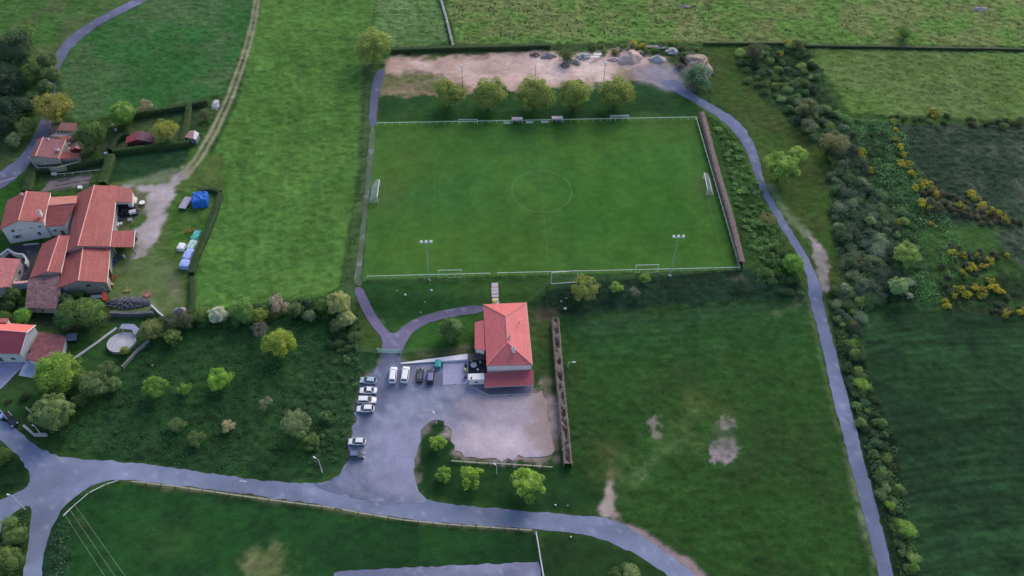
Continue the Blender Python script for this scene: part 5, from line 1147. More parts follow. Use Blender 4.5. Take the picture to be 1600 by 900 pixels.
b = Bld('tool_hut', 'tiny hut with faded pink roof at the end of the hedge by the track', 'building', 300, 220)
b.roof([(288.5, 214, 2.3), (296, 204.5, 2.6), (304, 203.5, 2.6), (302, 216.5, 2.3)], mat('pink_roof', (.45, .25, .24), .85, kind='tile', var=.3)); b.roof([(304, 203.5, 2.6), (311, 208, 2.1), (306, 218, 2.0), (302, 216.5, 2.3)], CONC_L, 'side_roof')
b.walls([(288.5, 214, 2.2), (296, 204.5, 2.4), (304, 203.5, 2.4), (311, 208, 2.0), (306, 218, 1.9), (302, 216.5, 2.2)], mat('grey_wood', (.24, .24, .28), .9, var=.2), .15); b.opening(5, .5, 0, .8, 1.7, 'door')
# red roofed house bottom left
b = Bld('red_roofed_house', 'house with red slope painted sunlit and grey gable above the driveway at lower left', 'building', 30, 565)
b.roof([(-40, 501, 5.4), (56, 508, 5.4), (42, 519.5, 7.0), (-40, 513, 7.0)], mat('sunlit_red_tiles', (.82, .20, .17), .7, kind='tile', var=.06)); b.roof([(-40, 513, 7.0), (42, 519.5, 7.0), (32, 553, 4.4), (-40, 552, 4.4)], mat('shaded_red_tiles', (.36, .075, .10), .75, kind='tile', var=.08))  # same tiles twice: sunlight and shade of the two slopes put into colour
b.ridge((-40, 513, 7), (42, 519.5, 7), r=.12); b.gutter((32, 553, 4.4), (-40, 552, 4.4))
b.walls([(-40, 501, 5.2), (56, 508, 5.2), (42, 519.5, 6.8), (32, 553, 4.2), (-40, 552, 4.2)], RENDER_W, .35)
mb = MB(); A_, B_ = b.q(42, 519.8, 7), b.q(32, 553, 4.4); mb.tube(A_, B_, .1, 5); b.part(mb, 'bargeboard', WHITE); A_, B_ = b.q(42, 519.8, 7), b.q(56, 508, 5.4); mb = MB(); mb.tube(A_, B_, .1, 5); b.part(mb, 'bargeboard', WHITE)
for t_, n_ in ((.25, 'window'), (.55, 'door'), (.8, 'window')): b.opening(3, t_, 0.2 if n_ == 'door' else 1.0, 1.3, 2.0 if n_ == 'door' else 1.2, n_)
b.opening(2, .5, 1.2, .9, 1.0)
b = Bld('brown_roofed_garage', 'low garage with stained brown red roof right of the red roofed house', 'building', 75, 562)
b.roof([(61, 518, 3.3), (103, 525, 3.0), (97, 551, 2.8), (86, 562, 2.6), (60, 566.5, 2.6), (41, 561, 2.8), (50, 540, 3.2)], mat('stained_brown_tiles', (.26, .10, .11), .85, kind='tile', var=.5)); b.walls([(61, 518, 3.0), (103, 525, 2.9), (97, 551, 2.6), (86, 562, 2.5), (60, 566.5, 2.5), (41, 561, 2.6)], RENDER_W, .3)
b.opening(4, .35, 0, 2.2, 2.0, 'door', m=WHITE)
b = Bld('back_house', 'corner of a small roofed building behind the red roofed house', 'building', 0, 506)
b.roof([(-30, 497, 4.6), (14, 497.5, 4.6), (10, 504, 5.2), (-30, 503, 5.2)], TILE_F); b.walls([(-30, 497, 4.4), (14, 497.5, 4.4), (10, 504, 4.9), (-30, 503, 4.9)], RENDER_W, .2)
# covered trailer
p = W(113, 528, 1.0); t = thing('covered_trailer', 'dark trailer with grey blue cover right of the brown roofed garage', 'trailer', (p[0], p[1], p[2]-1), .1)
mb = MB(); mb.box((0, 0, .9), (2.5, 2.3, .9)); mb.build('body', BLACK, t); mb = MB(); mb.slab([(-1.35, -1.2, 1.42), (1.35, -1.2, 1.42), (1.3, 1.2, 1.5), (-1.3, 1.2, 1.5)], .1); mb.build('cover', mat('blue_grey_tarp', (.14, .17, .25), .6, var=.25, bump=.1), t)
for i in (-1, 1): mb = MB(); mb.tube((i*1.25-.08, 0, .32), (i*1.25+.08, 0, .32), .32, 12); mb.build('wheel', BLACK, t)
# pool
p = W(189.5, 534.5, .9); R_ = 3.2; t = thing('round_pool', 'round above ground pool under a pale lilac cover in the garden', 'pool', (p[0], p[1], p[2]-.9), .35)
mb = MB(); n = 32; ring = [(R_*1.12*math.cos(k*2*math.pi/n), R_*.98*math.sin(k*2*math.pi/n)) for k in range(n)]
mb.prism(ring, -.2, .88); mb.build('pool_wall', STEEL, t)
mb = MB(); mb.v = [(0, 0, .86)]+[(x*.97, y*.97, .92) for x, y in ring]; mb.f = [(0, 1+k, 1+(k+1) % n) for k in range(n)]; mb.m = [0]*n; mb.build('cover', mat('pool_cover', (.44, .42, .46), .6, var=.12, sc=1), t)
for k in range(n):
    a, c = ring[k], ring[(k+1) % n]
mb = MB()
for k in range(n):
    a, c = ring[k], ring[(k+1) % n]; mb.tube((a[0], a[1], .93), (c[0], c[1], .93), .07, 5)
mb.build('rim', CONC_L, t)
b = Bld('poolside_canopy', 'grey angular canopy standing against the back of the round pool', 'canopy', 202, 525)
GRY = mat('grey_canopy', (.36, .37, .50), .6, var=.12)
b.roof([(190.5, 505.8, 2.3), (209, 506.2, 2.3), (206, 515, 2.0), (187, 513, 2.0)], GRY); b.roof([(209, 506.2, 2.3), (218, 514, 1.9), (211, 524, 1.6), (206, 515, 2.0)], GRY); b.roof([(190.5, 505.8, 2.3), (187, 513, 2.0), (185, 517, 1.2), (186.5, 512, 1.4)], GRY)
for q_ in ((190, 513, 1.9), (206, 516, 1.9), (217, 514, 1.8), (211, 522.5, 1.5)):
    p = b.q(*q_); mb = MB(); mb.box((p[0], p[1], (b.z0+p[2])/2), (.12, .12, p[2]-b.z0)); b.part(mb, 'post', STEEL)
# ------------------------------------------------------------------ cars
TYRE = mat('tyre_rubber', (.02, .02, .02), .85, var=.1); RIM = mat('wheel_rim', (.5, .5, .52), .35, .7, var=.05)
LAMPW = mat('headlight_glass', (.7, .72, .75), .1, spec=.6); LAMPR = mat('tail_light', (.35, .02, .02), .3)
def car(px, py, rz, L, Wd, Hh, paint_, label, style='hatch', roofm=None):
    p = W(px, py, .7); t = thing('parked_car', label, 'car', (p[0], p[1], p[2]-.7+.09), rz)
    body = mat('paint_'+'_'.join(str(int(c*100)) for c in paint_), paint_, .28, .1, var=.02, spec=.6)
    h = Wd/2; bz = Hh*.60
    # stations x/L, half width, deck height (rear -.5 ... front .5)
    st = [(-.5, .80, .50), (-.485, .90, .56), (-.44, .97, .58), (-.2, 1.0, .61), (.1, 1.0, .61), (.24, .99, .59), (.36, .95, .54), (.45, .86, .49), (.49, .74, .44), (.5, .66, .40)]
    if style in ('van', 'mpv'): st = [(-.5, .9, .62), (-.485, .97, .66), (-.44, 1, .66), (-.2, 1.0, .66), (.1, 1.0, .66), (.24, 1, .66), (.36, .97, .62), (.45, .9, .56), (.49, .8, .48), (.5, .7, .42)]
    mb = MB(); prof = []
    for x, hw, dz in st:
        y = h*hw; z1 = Hh*dz
        prof.append([(x*L, -y*.92, .22), (x*L, -y, .38), (x*L, -y, z1*.86), (x*L, -y*.9, z1*.97), (x*L, -y*.5, z1), (x*L, y*.5, z1), (x*L, y*.9, z1*.97), (x*L, y, z1*.86), (x*L, y, .38), (x*L, y*.92, .22)])
    m_ = len(prof[0]); vs = [v for r in prof for v in r]
    fs = [(i*m_+j, i*m_+(j+1) % m_, (i+1)*m_+(j+1) % m_, (i+1)*m_+j) for i in range(len(prof)-1) for j in range(m_)]
    fs += [tuple(range(m_)), tuple(reversed(range((len(prof)-1)*m_, len(prof)*m_)))]
    mb.add(vs, fs); mb.build('body', body, t, smooth=False)
    dk = {'hatch': (-.47, -.36, .06, .27), 'estate': (-.48, -.40, .06, .27), 'van': (-.49, -.45, .17, .34), 'mpv': (-.485, -.42, .13, .34), 'saloon': (-.34, -.18, .08, .26)}[style]
    x0, x1, x2, x3 = [k*L for k in dk]; zb = Hh*.60; zt = Hh; yb = h*.93; yt = h*.74
    B0 = [(x0, -yb, zb-.03), (x0, yb, zb-.03), (x3, yb*.93, zb-.06), (x3, -yb*.93, zb-.06)]; T0 = [(x1, -yt, zt-.06), (x1, yt, zt-.06), (x2, yt, zt-.04), (x2, -yt, zt-.04)]
    mb = MB(); mb.add(B0+T0, [(0, 1, 5, 4), (1, 2, 6, 5), (2, 3, 7, 6), (3, 0, 4, 7), (4, 5, 6, 7)]); mb.build('cabin', body, t)
    def panel(nm, q, e=.015, m=GLASS, k=.1):
        q = [Vector(v) for v in q]; c = sum(q, Vector())/4; nn = (q[1]-q[0]).cross(q[3]-q[0]).normalized()
        if nn.z < 0 and abs(nn.z) > .05: nn = -nn
        if (c+nn).xy.length < c.xy.length and abs(nn.z) < .6: nn = -nn
        if nn.z < 0: nn = -nn
        o_ = [v+(c-v)*k+nn*e for v in q]; mb = MB(); mb.add(o_+[v-nn*.02 for v in o_], [(0, 1, 2, 3), (7, 6, 5, 4), (0, 4, 5, 1), (1, 5, 6, 2), (2, 6, 7, 3), (3, 7, 4, 0)]); return mb.build(nm, m, t)
    panel('rear_window', [B0[0], B0[1], T0[1], T0[0]], k=.12); panel('windscreen', [B0[3], B0[2], T0[2], T0[3]], k=.07)
    panel('side_window', [B0[0], B0[3], T0[3], T0[0]], k=.13); panel('side_window', [B0[1], B0[2], T0[2], T0[1]], k=.13)
    r_ = [(x1+.05, -yt, zt-.05), (x1+.05, yt, zt-.05), (x2-.02, yt, zt-.03), (x2-.02, -yt, zt-.03)]
    mb = MB(); mb.add([(x, y*.98, z) for x, y, z in r_]+[(x*.96+.04*(x1+x2)/2, y*.8, z+.06) for x, y, z in r_], [(0, 1, 5, 4), (1, 2, 6, 5), (2, 3, 7, 6), (3, 0, 4, 7), (4, 5, 6, 7)]); mb.build('roof', body if roofm is None else roofm, t)
    for i in (-.31, .31):
        for j in (-1, 1):
            mb = MB(); mb.tube((i*L, j*(h-.2), .31), (i*L, j*(h+.01), .31), .31, 14); w_ = mb.build('wheel', TYRE, t)
            mb = MB(); mb.tube((i*L, j*(h-.03), .31), (i*L, j*(h+.02), .31), .19, 10); mb.build('rim', RIM, w_)
    zl = Hh*.42
    for j in (-1, 1):
        mb = MB(); mb.box((L*.465, j*h*.68, zl+.04), (.28, .34, .14), -j*.45); mb.build('headlight', LAMPW, t)
        mb = MB(); mb.box((-L*.487, j*h*.76, zl+.14), (.12, .26, .24), j*.2); mb.build('tail_light', LAMPR, t)
        mb = MB(); mb.box((x3-.32, j*(h+.08), zb+.07), (.14, .2, .13)); mb.build('mirror', body, t)
    return t
Wt = (.88, .89, .92); RDk = mat('dark_glass_roof', (.10, .10, .13), .15, spec=.6)
car(575.5, 594.5, math.pi-.13, 4.2, 1.75, 1.45, (.42, .55, .66), 'pale silver blue hatchback, topmost in the row of four along the scrub meadow', 'hatch')
car(575.5, 610, math.pi-.05, 4.4, 1.78, 1.45, Wt, 'white saloon, second from the top in the row of four', 'saloon')
car(572.8, 625, -.04, 4.9, 1.85, 1.5, Wt, 'white estate, longest and third in the row of four, facing the other way', 'estate')
car(571, 638.5, math.pi-.02, 4.4, 1.78, 1.48, Wt, 'white hatchback, lowest in the row of four', 'hatch')
car(557.8, 690, math.pi-.06, 4.2, 1.75, 1.45, (.80, .82, .84), 'white hatchback with black side windows next to the dark blue car', 'hatch')
car(556.8, 711, -.04, 4.1, 1.75, 1.45, (.07, .10, .17), 'dark blue grey hatchback nearest the road', 'hatch', mat('blue_grey_roof', (.16, .20, .32), .3, .2, var=.05))
car(614.3, 586, math.pi/2-.07, 4.7, 1.9, 1.9, Wt, 'white van parked by the gate, left of the other white van', 'van')
car(633.5, 585.5, math.pi/2-.10, 4.8, 1.95, 1.9, Wt, 'white van parked by the gate, right of the other white van', 'van')
car(656, 586, math.pi/2-.03, 4.4, 1.75, 1.5, (.015, .015, .03), 'black car between the white vans and the blue grey car', 'estate', RDk)
car(672.8, 588, math.pi/2-.05, 4.5, 1.8, 1.55, (.03, .035, .075), 'dark blue car with lighter roof beside the waste container', 'mpv', mat('lavender_roof', (.22, .22, .38), .3, .2, var=.05))
car(118.5, 233.5, .6, 3.6, 1.6, 1.4, (.42, .02, .04), 'small bright red car in the yard of the stone house', 'hatch')
dk_ = car(17, 655, math.radians(-47), 4.8, 1.9, 1.7, (.02, .025, .05), 'dark car with pale roof bars parked by the roadside wall at the left edge', 'estate', BLACK)
for j in (-1, 1):
    mb = MB(); mb.tube((-1.8, j*.62, 1.82), (.3, j*.62, 1.82), .05, 5); mb.build('roof_bar', CONC_L, dk_)
car(-4, 645, math.radians(-47), 4.2, 1.8, 1.5, (.30, .42, .75), 'light blue car mostly cut by the left edge, behind the dark car', 'hatch')
# ------------------------------------------------------------------ pitch furniture
LINE = mat('faded_line_paint', (.105, .20, .07), .9, var=.35, sc=1.5)
def ringline(r0, r1, cx, cy, a0=0, a1=2*math.pi, n=96):
    mb = MB(); vs = []; 
    for k in range(n+1):
        a = a0+(a1-a0)*k/n; 
        for r in (r0, r1): x, y = cx+r*math.cos(a), cy+r*math.sin(a); vs.append((x, y, float(H(x, y))+.05))
    mb.add(vs, [(2*k, 2*k+1, 2*k+3, 2*k+2) for k in range(n)]); return mb
def strip(a, b, w_=.14, z=.05):
    mb = MB(); a = np.array(a); b = np.array(b); d = (b-a)/np.linalg.norm(b-a); nn = np.array([-d[1], d[0]])*w_/2; n = max(1, int(np.linalg.norm(b-a)/2)); vs = []
    for k in range(n+1):
        p = a+(b-a)*k/n
        for s_ in (-1, 1): q = p+nn*s_; vs.append((q[0], q[1], float(H(*q))+z))
    mb.add(vs, [(2*k, 2*k+1, 2*k+3, 2*k+2) for k in range(n)]); return mb
o = ringline(9.05, 9.25, 0, 0).build('centre_circle', mat('circle_line_paint', (.125, .23, .085), .9, var=.4, sc=1)); o['kind'] = 'structure'
gl, gr = W(594, 303)[0], W(1100.5, 291)[0]
for nm, a, c, w_ in (('halfway_line', (0, -28), (0, 28), .09), ('penalty_area_line', (W(679, 270)[0], -14), (W(679, 270)[0], 16), .08), ('goal_line', (gr, -28), (gr, 26), .1), ('touch_line', (gl, -29.5), (gr, -29.5), .07), ('touch_line', (gl, 28.5), (gr, 28.5), .07)):
    o = strip(a, c, w_).build(nm, LINE); o['kind'] = 'structure'
o = strip((-.2, -9.3), (.2, -9.0), .4).build('line_mark', LINE); o['kind'] = 'structure'
def rod(mb, a, b, r, n=6): mb.tube(a, b, r, n)
POSTM = {}
def railing(a, b, step, label):
    A, B = W(*a, 1.1), W(*b, 1.1); A[2] = float(H(*A[:2])); B[2] = float(H(*B[:2])); t = thing('pitch_railing', label, 'railing', A)
    mb = MB(); rod(mb, A+[0, 0, 1.1], B+[0, 0, 1.1], .085, 8); mb.build('rail', RAILM, t, True)
    L = np.linalg.norm(B-A); n = max(1, int(round(L/step)))
    if 'p' not in POSTM: m2 = MB(); m2.tube((0, 0, -.2), (0, 0, 1.1), .06, 6); POSTM['p'] = m2.mesh('post', RAILM, uv=False)
    for k in range(n+1):
        q = A+(B-A)*k/n-A; put('post', POSTM['p'], q, 0, t)
railing((589, 192), (1087.5, 182.8), 2.45, 'long white handrail along the far side of the pitch')
railing((1087.8, 183), (1156, 417.3), 2.6, 'white handrail along the right end of the pitch beside the brown hedge')
railing((573, 431.5), (766, 426.8), 2.4, 'white handrail along the near side, left of the steps')
railing((777, 426.3), (1155.5, 417.6), 2.4, 'white handrail along the near side, right of the steps')
NET = mat('net_cord', (.62, .66, .64), .8, var=.05)
def netgrid(mb, P00, P10, P11, P01, nu, nv, r):
    f = lambda u, v: np.array(P00)*(1-u)*(1-v)+np.array(P10)*u*(1-v)+np.array(P11)*u*v+np.array(P01)*(1-u)*v
    for i in range(nu+1): mb.tube(f(i/nu, 0), f(i/nu, 1), r, 3)
    for j in range(nv+1): mb.tube(f(0, j/nv), f(1, j/nv), r, 3)
def goal(a, b, w_, h_, depth, label, net=True, r=.07, name='football_goal'):
    """a, b: pixel of the two post feet"""
    A, B = W(*a), W(*b); m_ = (A+B)/2; d = (B-A)[:2]; rz = math.atan2(d[1], d[0]); t = thing(name, label, 'goal', (m_[0], m_[1], float(H(m_[0], m_[1]))+.02), rz)
    for i in (-1, 1): mb = MB(); mb.tube((i*w_/2, 0, -.1), (i*w_/2, 0, h_), r, 8); mb.build('post', WHITE, t)
    mb = MB(); mb.tube((-w_/2-r, 0, h_), (w_/2+r, 0, h_), r, 8); mb.build('crossbar', WHITE, t)
    if depth:
        for i in (-1, 1):
            mb = MB(); mb.tube((i*w_/2, depth, 0), (i*w_/2, 0, 0), .03, 5); mb.tube((i*w_/2, depth, 0), (i*w_/2, depth*.4, h_), .03, 5); mb.tube((i*w_/2, depth*.4, h_), (i*w_/2, 0, h_), .03, 5); mb.build('side_frame', STEEL, t)
        mb = MB(); mb.tube((-w_/2, depth, .03), (w_/2, depth, .03), .03, 5); mb.build('ground_bar', STEEL, t)
    if net:
        mb = MB(); D = depth; q = D*.4; n = int(w_/.3)
        netgrid(mb, (-w_/2, D, 0), (w_/2, D, 0), (w_/2, q, h_), (-w_/2, q, h_), n, 9, .022); netgrid(mb, (-w_/2, q, h_), (w_/2, q, h_), (w_/2, 0, h_), (-w_/2, 0, h_), n, 3, .022)
        for i in (-1, 1): netgrid(mb, (i*w_/2, 0, 0), (i*w_/2, D, 0), (i*w_/2, q, h_), (i*w_/2, 0, h_), 6, 8, .022)
        mb.build('net', NET, t)
    return t
goal((594, 289.5), (590.5, 317), 7.32, 2.44, -2.4, 'full size white goal with net at the left end of the pitch', r=.11)
goal((1098, 278.5), (1103.5, 305.5), 7.32, 2.44, 2.2, 'full size white goal with net at the right end of the pitch', r=.11)
goal((717, 194.8), (746, 194.3), 6.0, 2.1, 1.2, 'small white goal standing on the far handrail, left of the dugouts', net=False)
goal((953, 189), (982, 188.5), 6.0, 2.1, 1.2, 'small white goal with net on the far handrail, right of the dugouts', net=True)
goal((685.5, 430), (721, 429.3), 6.4, 2.1, -1.0, 'small white goal at the near handrail beside the left floodlight', net=False)
goal((992.5, 422), (1027.5, 421), 6.4, 2.1, -1.0, 'small white goal at the near handrail beside the right floodlight', net=False)
t = goal((861, 444), (901, 441), 7.3, 5.0, 0, 'tall white ball stop frame straddling the near handrail above the bank', net=False, r=.08, name='ball_stop_frame')
mb = MB(); mb.tube((-3.65, 0, .1), (3.65, 0, .1), .08, 6); mb.build('ground_bar', WHITE, t); mb = MB(); netgrid(mb, (-3.65, 0, 0), (3.65, 0, 0), (3.65, 0, 5), (-3.65, 0, 5), 18, 12, .008); mb.build('net', mat('green_net', (.25, .42, .27), .9), t)
GN = mat('green_netting', (.10, .20, .11), .9, var=.1)
def netting(pts, h, label, step=6, droop=.25):
    P = [W(x, y) for x, y in pts]; t = thing('net_fence', label, 'fence', P[0]); 
    Q = dens([tuple(p[:2]) for p in P], .55, 0, False)+[tuple(P[-1][:2])]; n = len(Q); mb = MB(); zt = [h-.1+.12*math.sin(i*.7)*droop for i in range(n)]; zb = [.05+droop*.5*abs(math.sin(i*.31)) for i in range(n)]
    for i in range(n):
        z = float(H(*Q[i])); mb.tube((*Q[i], z+zb[i]), (*Q[i], z+zt[i]), .012, 3)
        if i < n-1:
            z2 = float(H(*Q[i+1]))
            for k in range(7):
                f = k/6; r = .03 if k in (0, 6) else .010
                mb.tube((*Q[i], z+zb[i]*(1-f)+zt[i]*f), (*Q[i+1], z2+zb[i+1]*(1-f)+zt[i+1]*f), r, 3)
    mb.build('netting', GN, t, True)
    for i in range(0, n, max(1, int(step/.55))):
        z = float(H(*Q[i])); mb = MB(); mb.tube((*Q[i], z-.2), (*Q[i], z+h), .04, 6); mb.build('post', GN, t, True)
netting([(563, 438), (582, 443.5), (620, 442), (672, 440.5), (742, 438.5)], 2.6, 'green ball stop netting along the bank, left of the steps')
netting([(828, 472), (846, 456), (861, 444.5)], 2.2, 'green netting slanting from the clubhouse corner up to the tall frame')
netting([(901, 442), (960, 439), (1050, 431), (1157, 422)], 2.2, 'green ball stop netting along the bank top below the right half of the pitch')
netting([(559, 552), (557, 520), (556, 496)], 1.6, 'wire fence between scrub meadow and footpath', 5)
netting([(628, 551), (680, 549.5), (741, 545)], 1.3, 'low wire fence from the green gate to the clubhouse', 5)
netting([(556, 550), (590, 551)], 1.6, 'short wire fence left of the green gate', 5)
# green gate
p0, p1 = W(591, 551), W(625, 552); t = thing('green_gate', 'wide pale green double gate across the drive', 'gate', p0); GG = mat('pale_green_paint', (.30, .52, .47), .5, var=.1); L = np.linalg.norm(p1-p0); d = (p1-p0)/L
for k in (0, 1):
    a = p0+d*L*k*.5; c = p0+d*L*(k+1)*.5; mb = MB()
    for z in (.25, .7, 1.15, 1.6): mb.tube(a+[0, 0, z], c+[0, 0, z], .07 if z in (.25, 1.6) else .04, 5)
    for f in np.linspace(0.02, .98, 22): q = a+(c-a)*f; mb.tube(q+[0, 0, .2], q+[0, 0, 1.6], .035, 4)
    mb.build('leaf', GG, t, True)
for q in (p0, p1): mb = MB(); mb.box((q[0], q[1], q[2]+.9), (.3, .3, 2.0)); mb.build('gate_post', GG, t, True)
# dugouts
for px, py, l in ((808, 193.5, 'left dugout with pinkish white roof behind the far handrail'), (870.3, 192, 'right dugout with white roof behind the far handrail')):
    p = W(px, py); t = thing('dugout', l, 'dugout', p, -.02)
    mb = MB(); mb.box((0, .75, 1.0), (3.2, .08, 2.0)); mb.build('back_wall', CONC, t)
    for i in (-1, 1): mb = MB(); mb.prism([(i*1.6-.04, 0), (i*1.6+.04, 0), (i*1.6+.04, .75), (i*1.6-.04, .75)], 0, [1.9, 1.9, 2.05, 2.05]); mb.build('side_wall', WHITE, t)
    mb = MB(); mb.slab([(-1.8, -.25, 2.0), (1.8, -.25, 2.0), (1.8, .9, 2.15), (-1.8, .9, 2.15)], .08); mb.build('roof', mat('dugout_roof', (.88, .66, .62), .7, var=.06), t)
    mb = MB(); mb.slab([(-1.7, .88, 2.2), (1.7, .88, 2.2), (1.75, 1.15, 1.6), (-1.75, 1.15, 1.6)], .06); mb.build('rear_roof', mat('dugout_red', (.50, .12, .09), .8), t)
    mb = MB(); mb.box((0, .5, .45), (2.9, .4, .06)); mb.build('bench', mat('dark_bench', (.08, .08, .12), .7), t)
for px, py, l in ((792, 191.5, 'white advertising board left of the left dugout'), (827, 190.8, 'white advertising board just right of the left dugout'), (851, 190.2, 'white advertising board nearer the right dugout')):
    p = W(px, py, .55); t = thing('advertising_board', l, 'board', (p[0], p[1]-.12, p[2]-.55), -.02)
    mb = MB(); mb.box((0, 0, .6), (2.2, .04, .85)); mb.build('panel', mat('board_white', (.66, .70, .80), .5, var=.04), t)
    for i in (-1, 1): mb = MB(); mb.box((i*.8, .05, .4), (.06, .06, .8)); mb.build('leg', STEEL, t)
# floodlights
def mast(px, py, h, label, heads, arm, m, dark=False, r=.16):
    p = W(px, py); t = thing('floodlight_mast', label, 'floodlight', p)
    mb = MB(); mb.tube((0, 0, -.2), (0, 0, h), r, 10, r*.6); mb.build('pole', m, t)
    if heads > 1: mb = MB(); mb.tube((-arm, 0, h), (arm, 0, h), .07, 6); mb.build('crossarm', m, t)
    for k in range(heads):
        x = (k-(heads-1)/2)*arm*2/max(1, heads-1)*(1 if heads > 1 else 0); mb = MB()
        mb.add([(x-.38, -.1, h-.1), (x+.38, -.1, h-.1), (x+.38, .65, h+.12), (x-.38, .65, h+.12), (x-.3, 0, h+.22), (x+.3, 0, h+.22), (x+.3, .55, h+.4), (x-.3, .55, h+.4)], [(0, 3, 2, 1), (4, 5, 6, 7), (0, 1, 5, 4), (1, 2, 6, 5), (2, 3, 7, 6), (3, 0, 4, 7)])
        hd = mb.build('lamp_head', WHITE, t); mb = MB(); mb.add([(x-.34, -.06, h-.11), (x+.34, -.06, h-.11), (x+.34, .6, h+.09), (x-.34, .6, h+.09)], [(3, 2, 1, 0)]); mb.build('lamp_glass', GLASS, hd)
    mb = MB(); mb.box((0, 0, .1), (.7, .7, .3)); mb.build('footing', CONC, t)
mast(671, 438, 15.6, 'tall grey floodlight with three lamps at the near left of the pitch', 3, 1.3, STEEL); mast(1046.6, 430.7, 15.9, 'tall grey floodlight with three lamps at the near right of the pitch', 3, 1.3, STEEL)
DP = mat('dark_pole', (.07, .06, .06), .8)
mast(723, 144, 10.5, 'thin dark floodlight pole behind the leftmost lime trees', 1, 0, DP, r=.11); mast(835.5, 138, 9.5, 'thin dark pole rising behind the middle lime tree', 1, 0, DP, r=.1); mast(942, 137, 10, 'thin dark floodlight pole behind the two rightmost lime trees', 1, 0, DP, r=.11)
# lamp posts by the roads
def street_lamp(px, py, h, rz, label, arm=1.2):
    p = W(px, py); t = thing('street_lamp', label, 'street lamp', p, rz)
    mb = MB(); mb.tube((0, 0, -.2), (0, 0, h), .14, 8, .08); mb.build('pole', CONC_L, t); mb = MB(); mb.tube((0, 0, h), (arm, 0, h+.2), .05, 6); mb.build('arm', STEEL, t)
    mb = MB(); mb.box((arm+.3, 0, h+.2), (.7, .28, .14)); mb.build('lamp_head', WHITE, t)
street_lamp(504, 739, 6.5, 2.6, 'street lamp at the corner of the scrub meadow and the road', .8); street_lamp(39, 796, 7.0, 2.9, 'street lamp between the two road arms at lower left', .6)
street_lamp(633, 672-20+14, 4.2, 1.9, 'small lamp post at the tip of the grass island', 0.5) if False else None
street_lamp(682, 662, 4.2, 2.2, 'short lamp post at the tip of the grass island', .5); street_lamp(776, 740, 3.6, 2.2, 'short lamp post below the low wooden barrier', .4); street_lamp(887, 574, 2.2, 0, 'short white post in the meadow right of the hole filled brown hedge', 1.2)
street_lamp(65, 680, 4, 2.6, 'thin post at the corner of the scrub meadow by the road', .3)
# electricity line
ph = 9.5; b0 = W(135, 834); t = thing('electricity_pole', 'concrete electricity pole with wide crossarm in the bottom left meadow', 'pole', b0)
a0, a1 = W(99, 807, ph), W(119, 786, ph); ctr = (a0+a1)/2; b0 = np.array([ctr[0], ctr[1], float(H(ctr[0], ctr[1]))]); t.location = b0.tolist()
mb = MB(); mb.tube(b0+[0, 0, -.3], b0+[0, 0, ph], .13, 8, .09); mb.build('pole', DWOOD, t, True); mb = MB(); mb.tube(a0, a1, .05, 6); mb.build('crossarm', WHITE, t, True)
wires = [((104, 808), (163, 900)), ((111, 797), (179, 900)), ((117, 787), (195, 900))]; ends = []
for k, (u, v) in enumerate(wires):
    A_ = a0+(a1-a0)*(.12+.38*k); mb = MB(); mb.tube(A_, A_+[0, 0, .3], .07, 6); mb.build('insulator', CONC_L, t, True)
    V_ = W(*v, ph); d = V_-A_; d[2] = 0; d /= np.linalg.norm(d); E_ = A_+d*70; ends.append(E_); mb = MB(); n = 24
    P = [A_+[0, 0, .3]+(E_-A_)*i/n-[0, 0, 1.0*4*(i/n)*(1-i/n)] for i in range(n+1)]
    for i in range(n): mb.tube(P[i], P[i+1], .022, 4)
    tag(mb.build('power_cable', mat('cable', (.45, .46, .42), .5)), ['overhead power cable nearest the road arm', 'middle one of the three overhead power cables', 'overhead power cable farthest from the road arm'][k], 'cable')
e = sum(ends)/3; mb = MB(); z = float(H(e[0], e[1])); t = thing('electricity_pole', 'second electricity pole at the far end of the three power cables', 'pole', (e[0], e[1], z))
mb.tube((e[0], e[1], z-.3), (e[0], e[1], z+ph), .2, 8, .12); mb.build('pole', CONC_L, t, True); mb = MB(); mb.tube(ends[0], ends[2], .09, 6); mb.build('crossarm', WHITE, t, True)
# low wooden barriers
def barrier(pts, step, label, h=.55, w_=.30, m=WOOD, gap=.12):
    P = [tuple(W(x, y, h)[:2]) for x, y in pts]; Q = dens(P, step, 0, False)+[P[-1]]
    t = thing('wooden_barrier', label, 'barrier', (*Q[0], float(H(*Q[0]))))
    for i, q in enumerate(Q):
        z = float(H(*q)); mb = MB(); mb.box((q[0], q[1], z+h*.4), (.18, .18, h*1.0+.1), .1*i); mb.build('post', DWOOD, t, True)
        if i < len(Q)-1:
            a = np.array([*q, z+h]); c = np.array([*Q[i+1], float(H(*Q[i+1]))+h]); d = c-a; L = np.linalg.norm(d)
            if L < .4: continue
            d /= L; a = a+d*gap; c = c-d*gap; nn = np.array([-d[1], d[0], 0])*w_/2; nn = nn*random.uniform(.85, 1.1); up = np.array([0, 0, .12])
            vs = [a-nn, c-nn, c+nn, a+nn]; mb = MB(); mb.add(vs+[v+up for v in vs], [(0, 3, 2, 1), (4, 5, 6, 7), (0, 1, 5, 4), (1, 2, 6, 5), (2, 3, 7, 6), (3, 0, 4, 7)]); mb.build('rail', m, t, True)
barrier([(205, 752), (274, 760), (400, 778), (460, 786), (524, 794)], 2.9, 'long low wooden barrier on the meadow side of the road, left section')
barrier([(533, 795.5), (560, 801), (630, 812.5), (700, 819.5), (832, 828.5)], 2.9, 'long low wooden barrier on the meadow side of the road, right section')
barrier([(704.5, 720), (745, 723), (800, 725.5), (864, 730)], 2.4, 'low wooden barrier between gravel parking and lawn trees')
barrier([(98, 806), (118, 788), (139, 770), (165, 757), (185, 750.5)], 3.4, 'thin pale guard rail round the bend of the road at the junction', .5, .16, CONC_L)
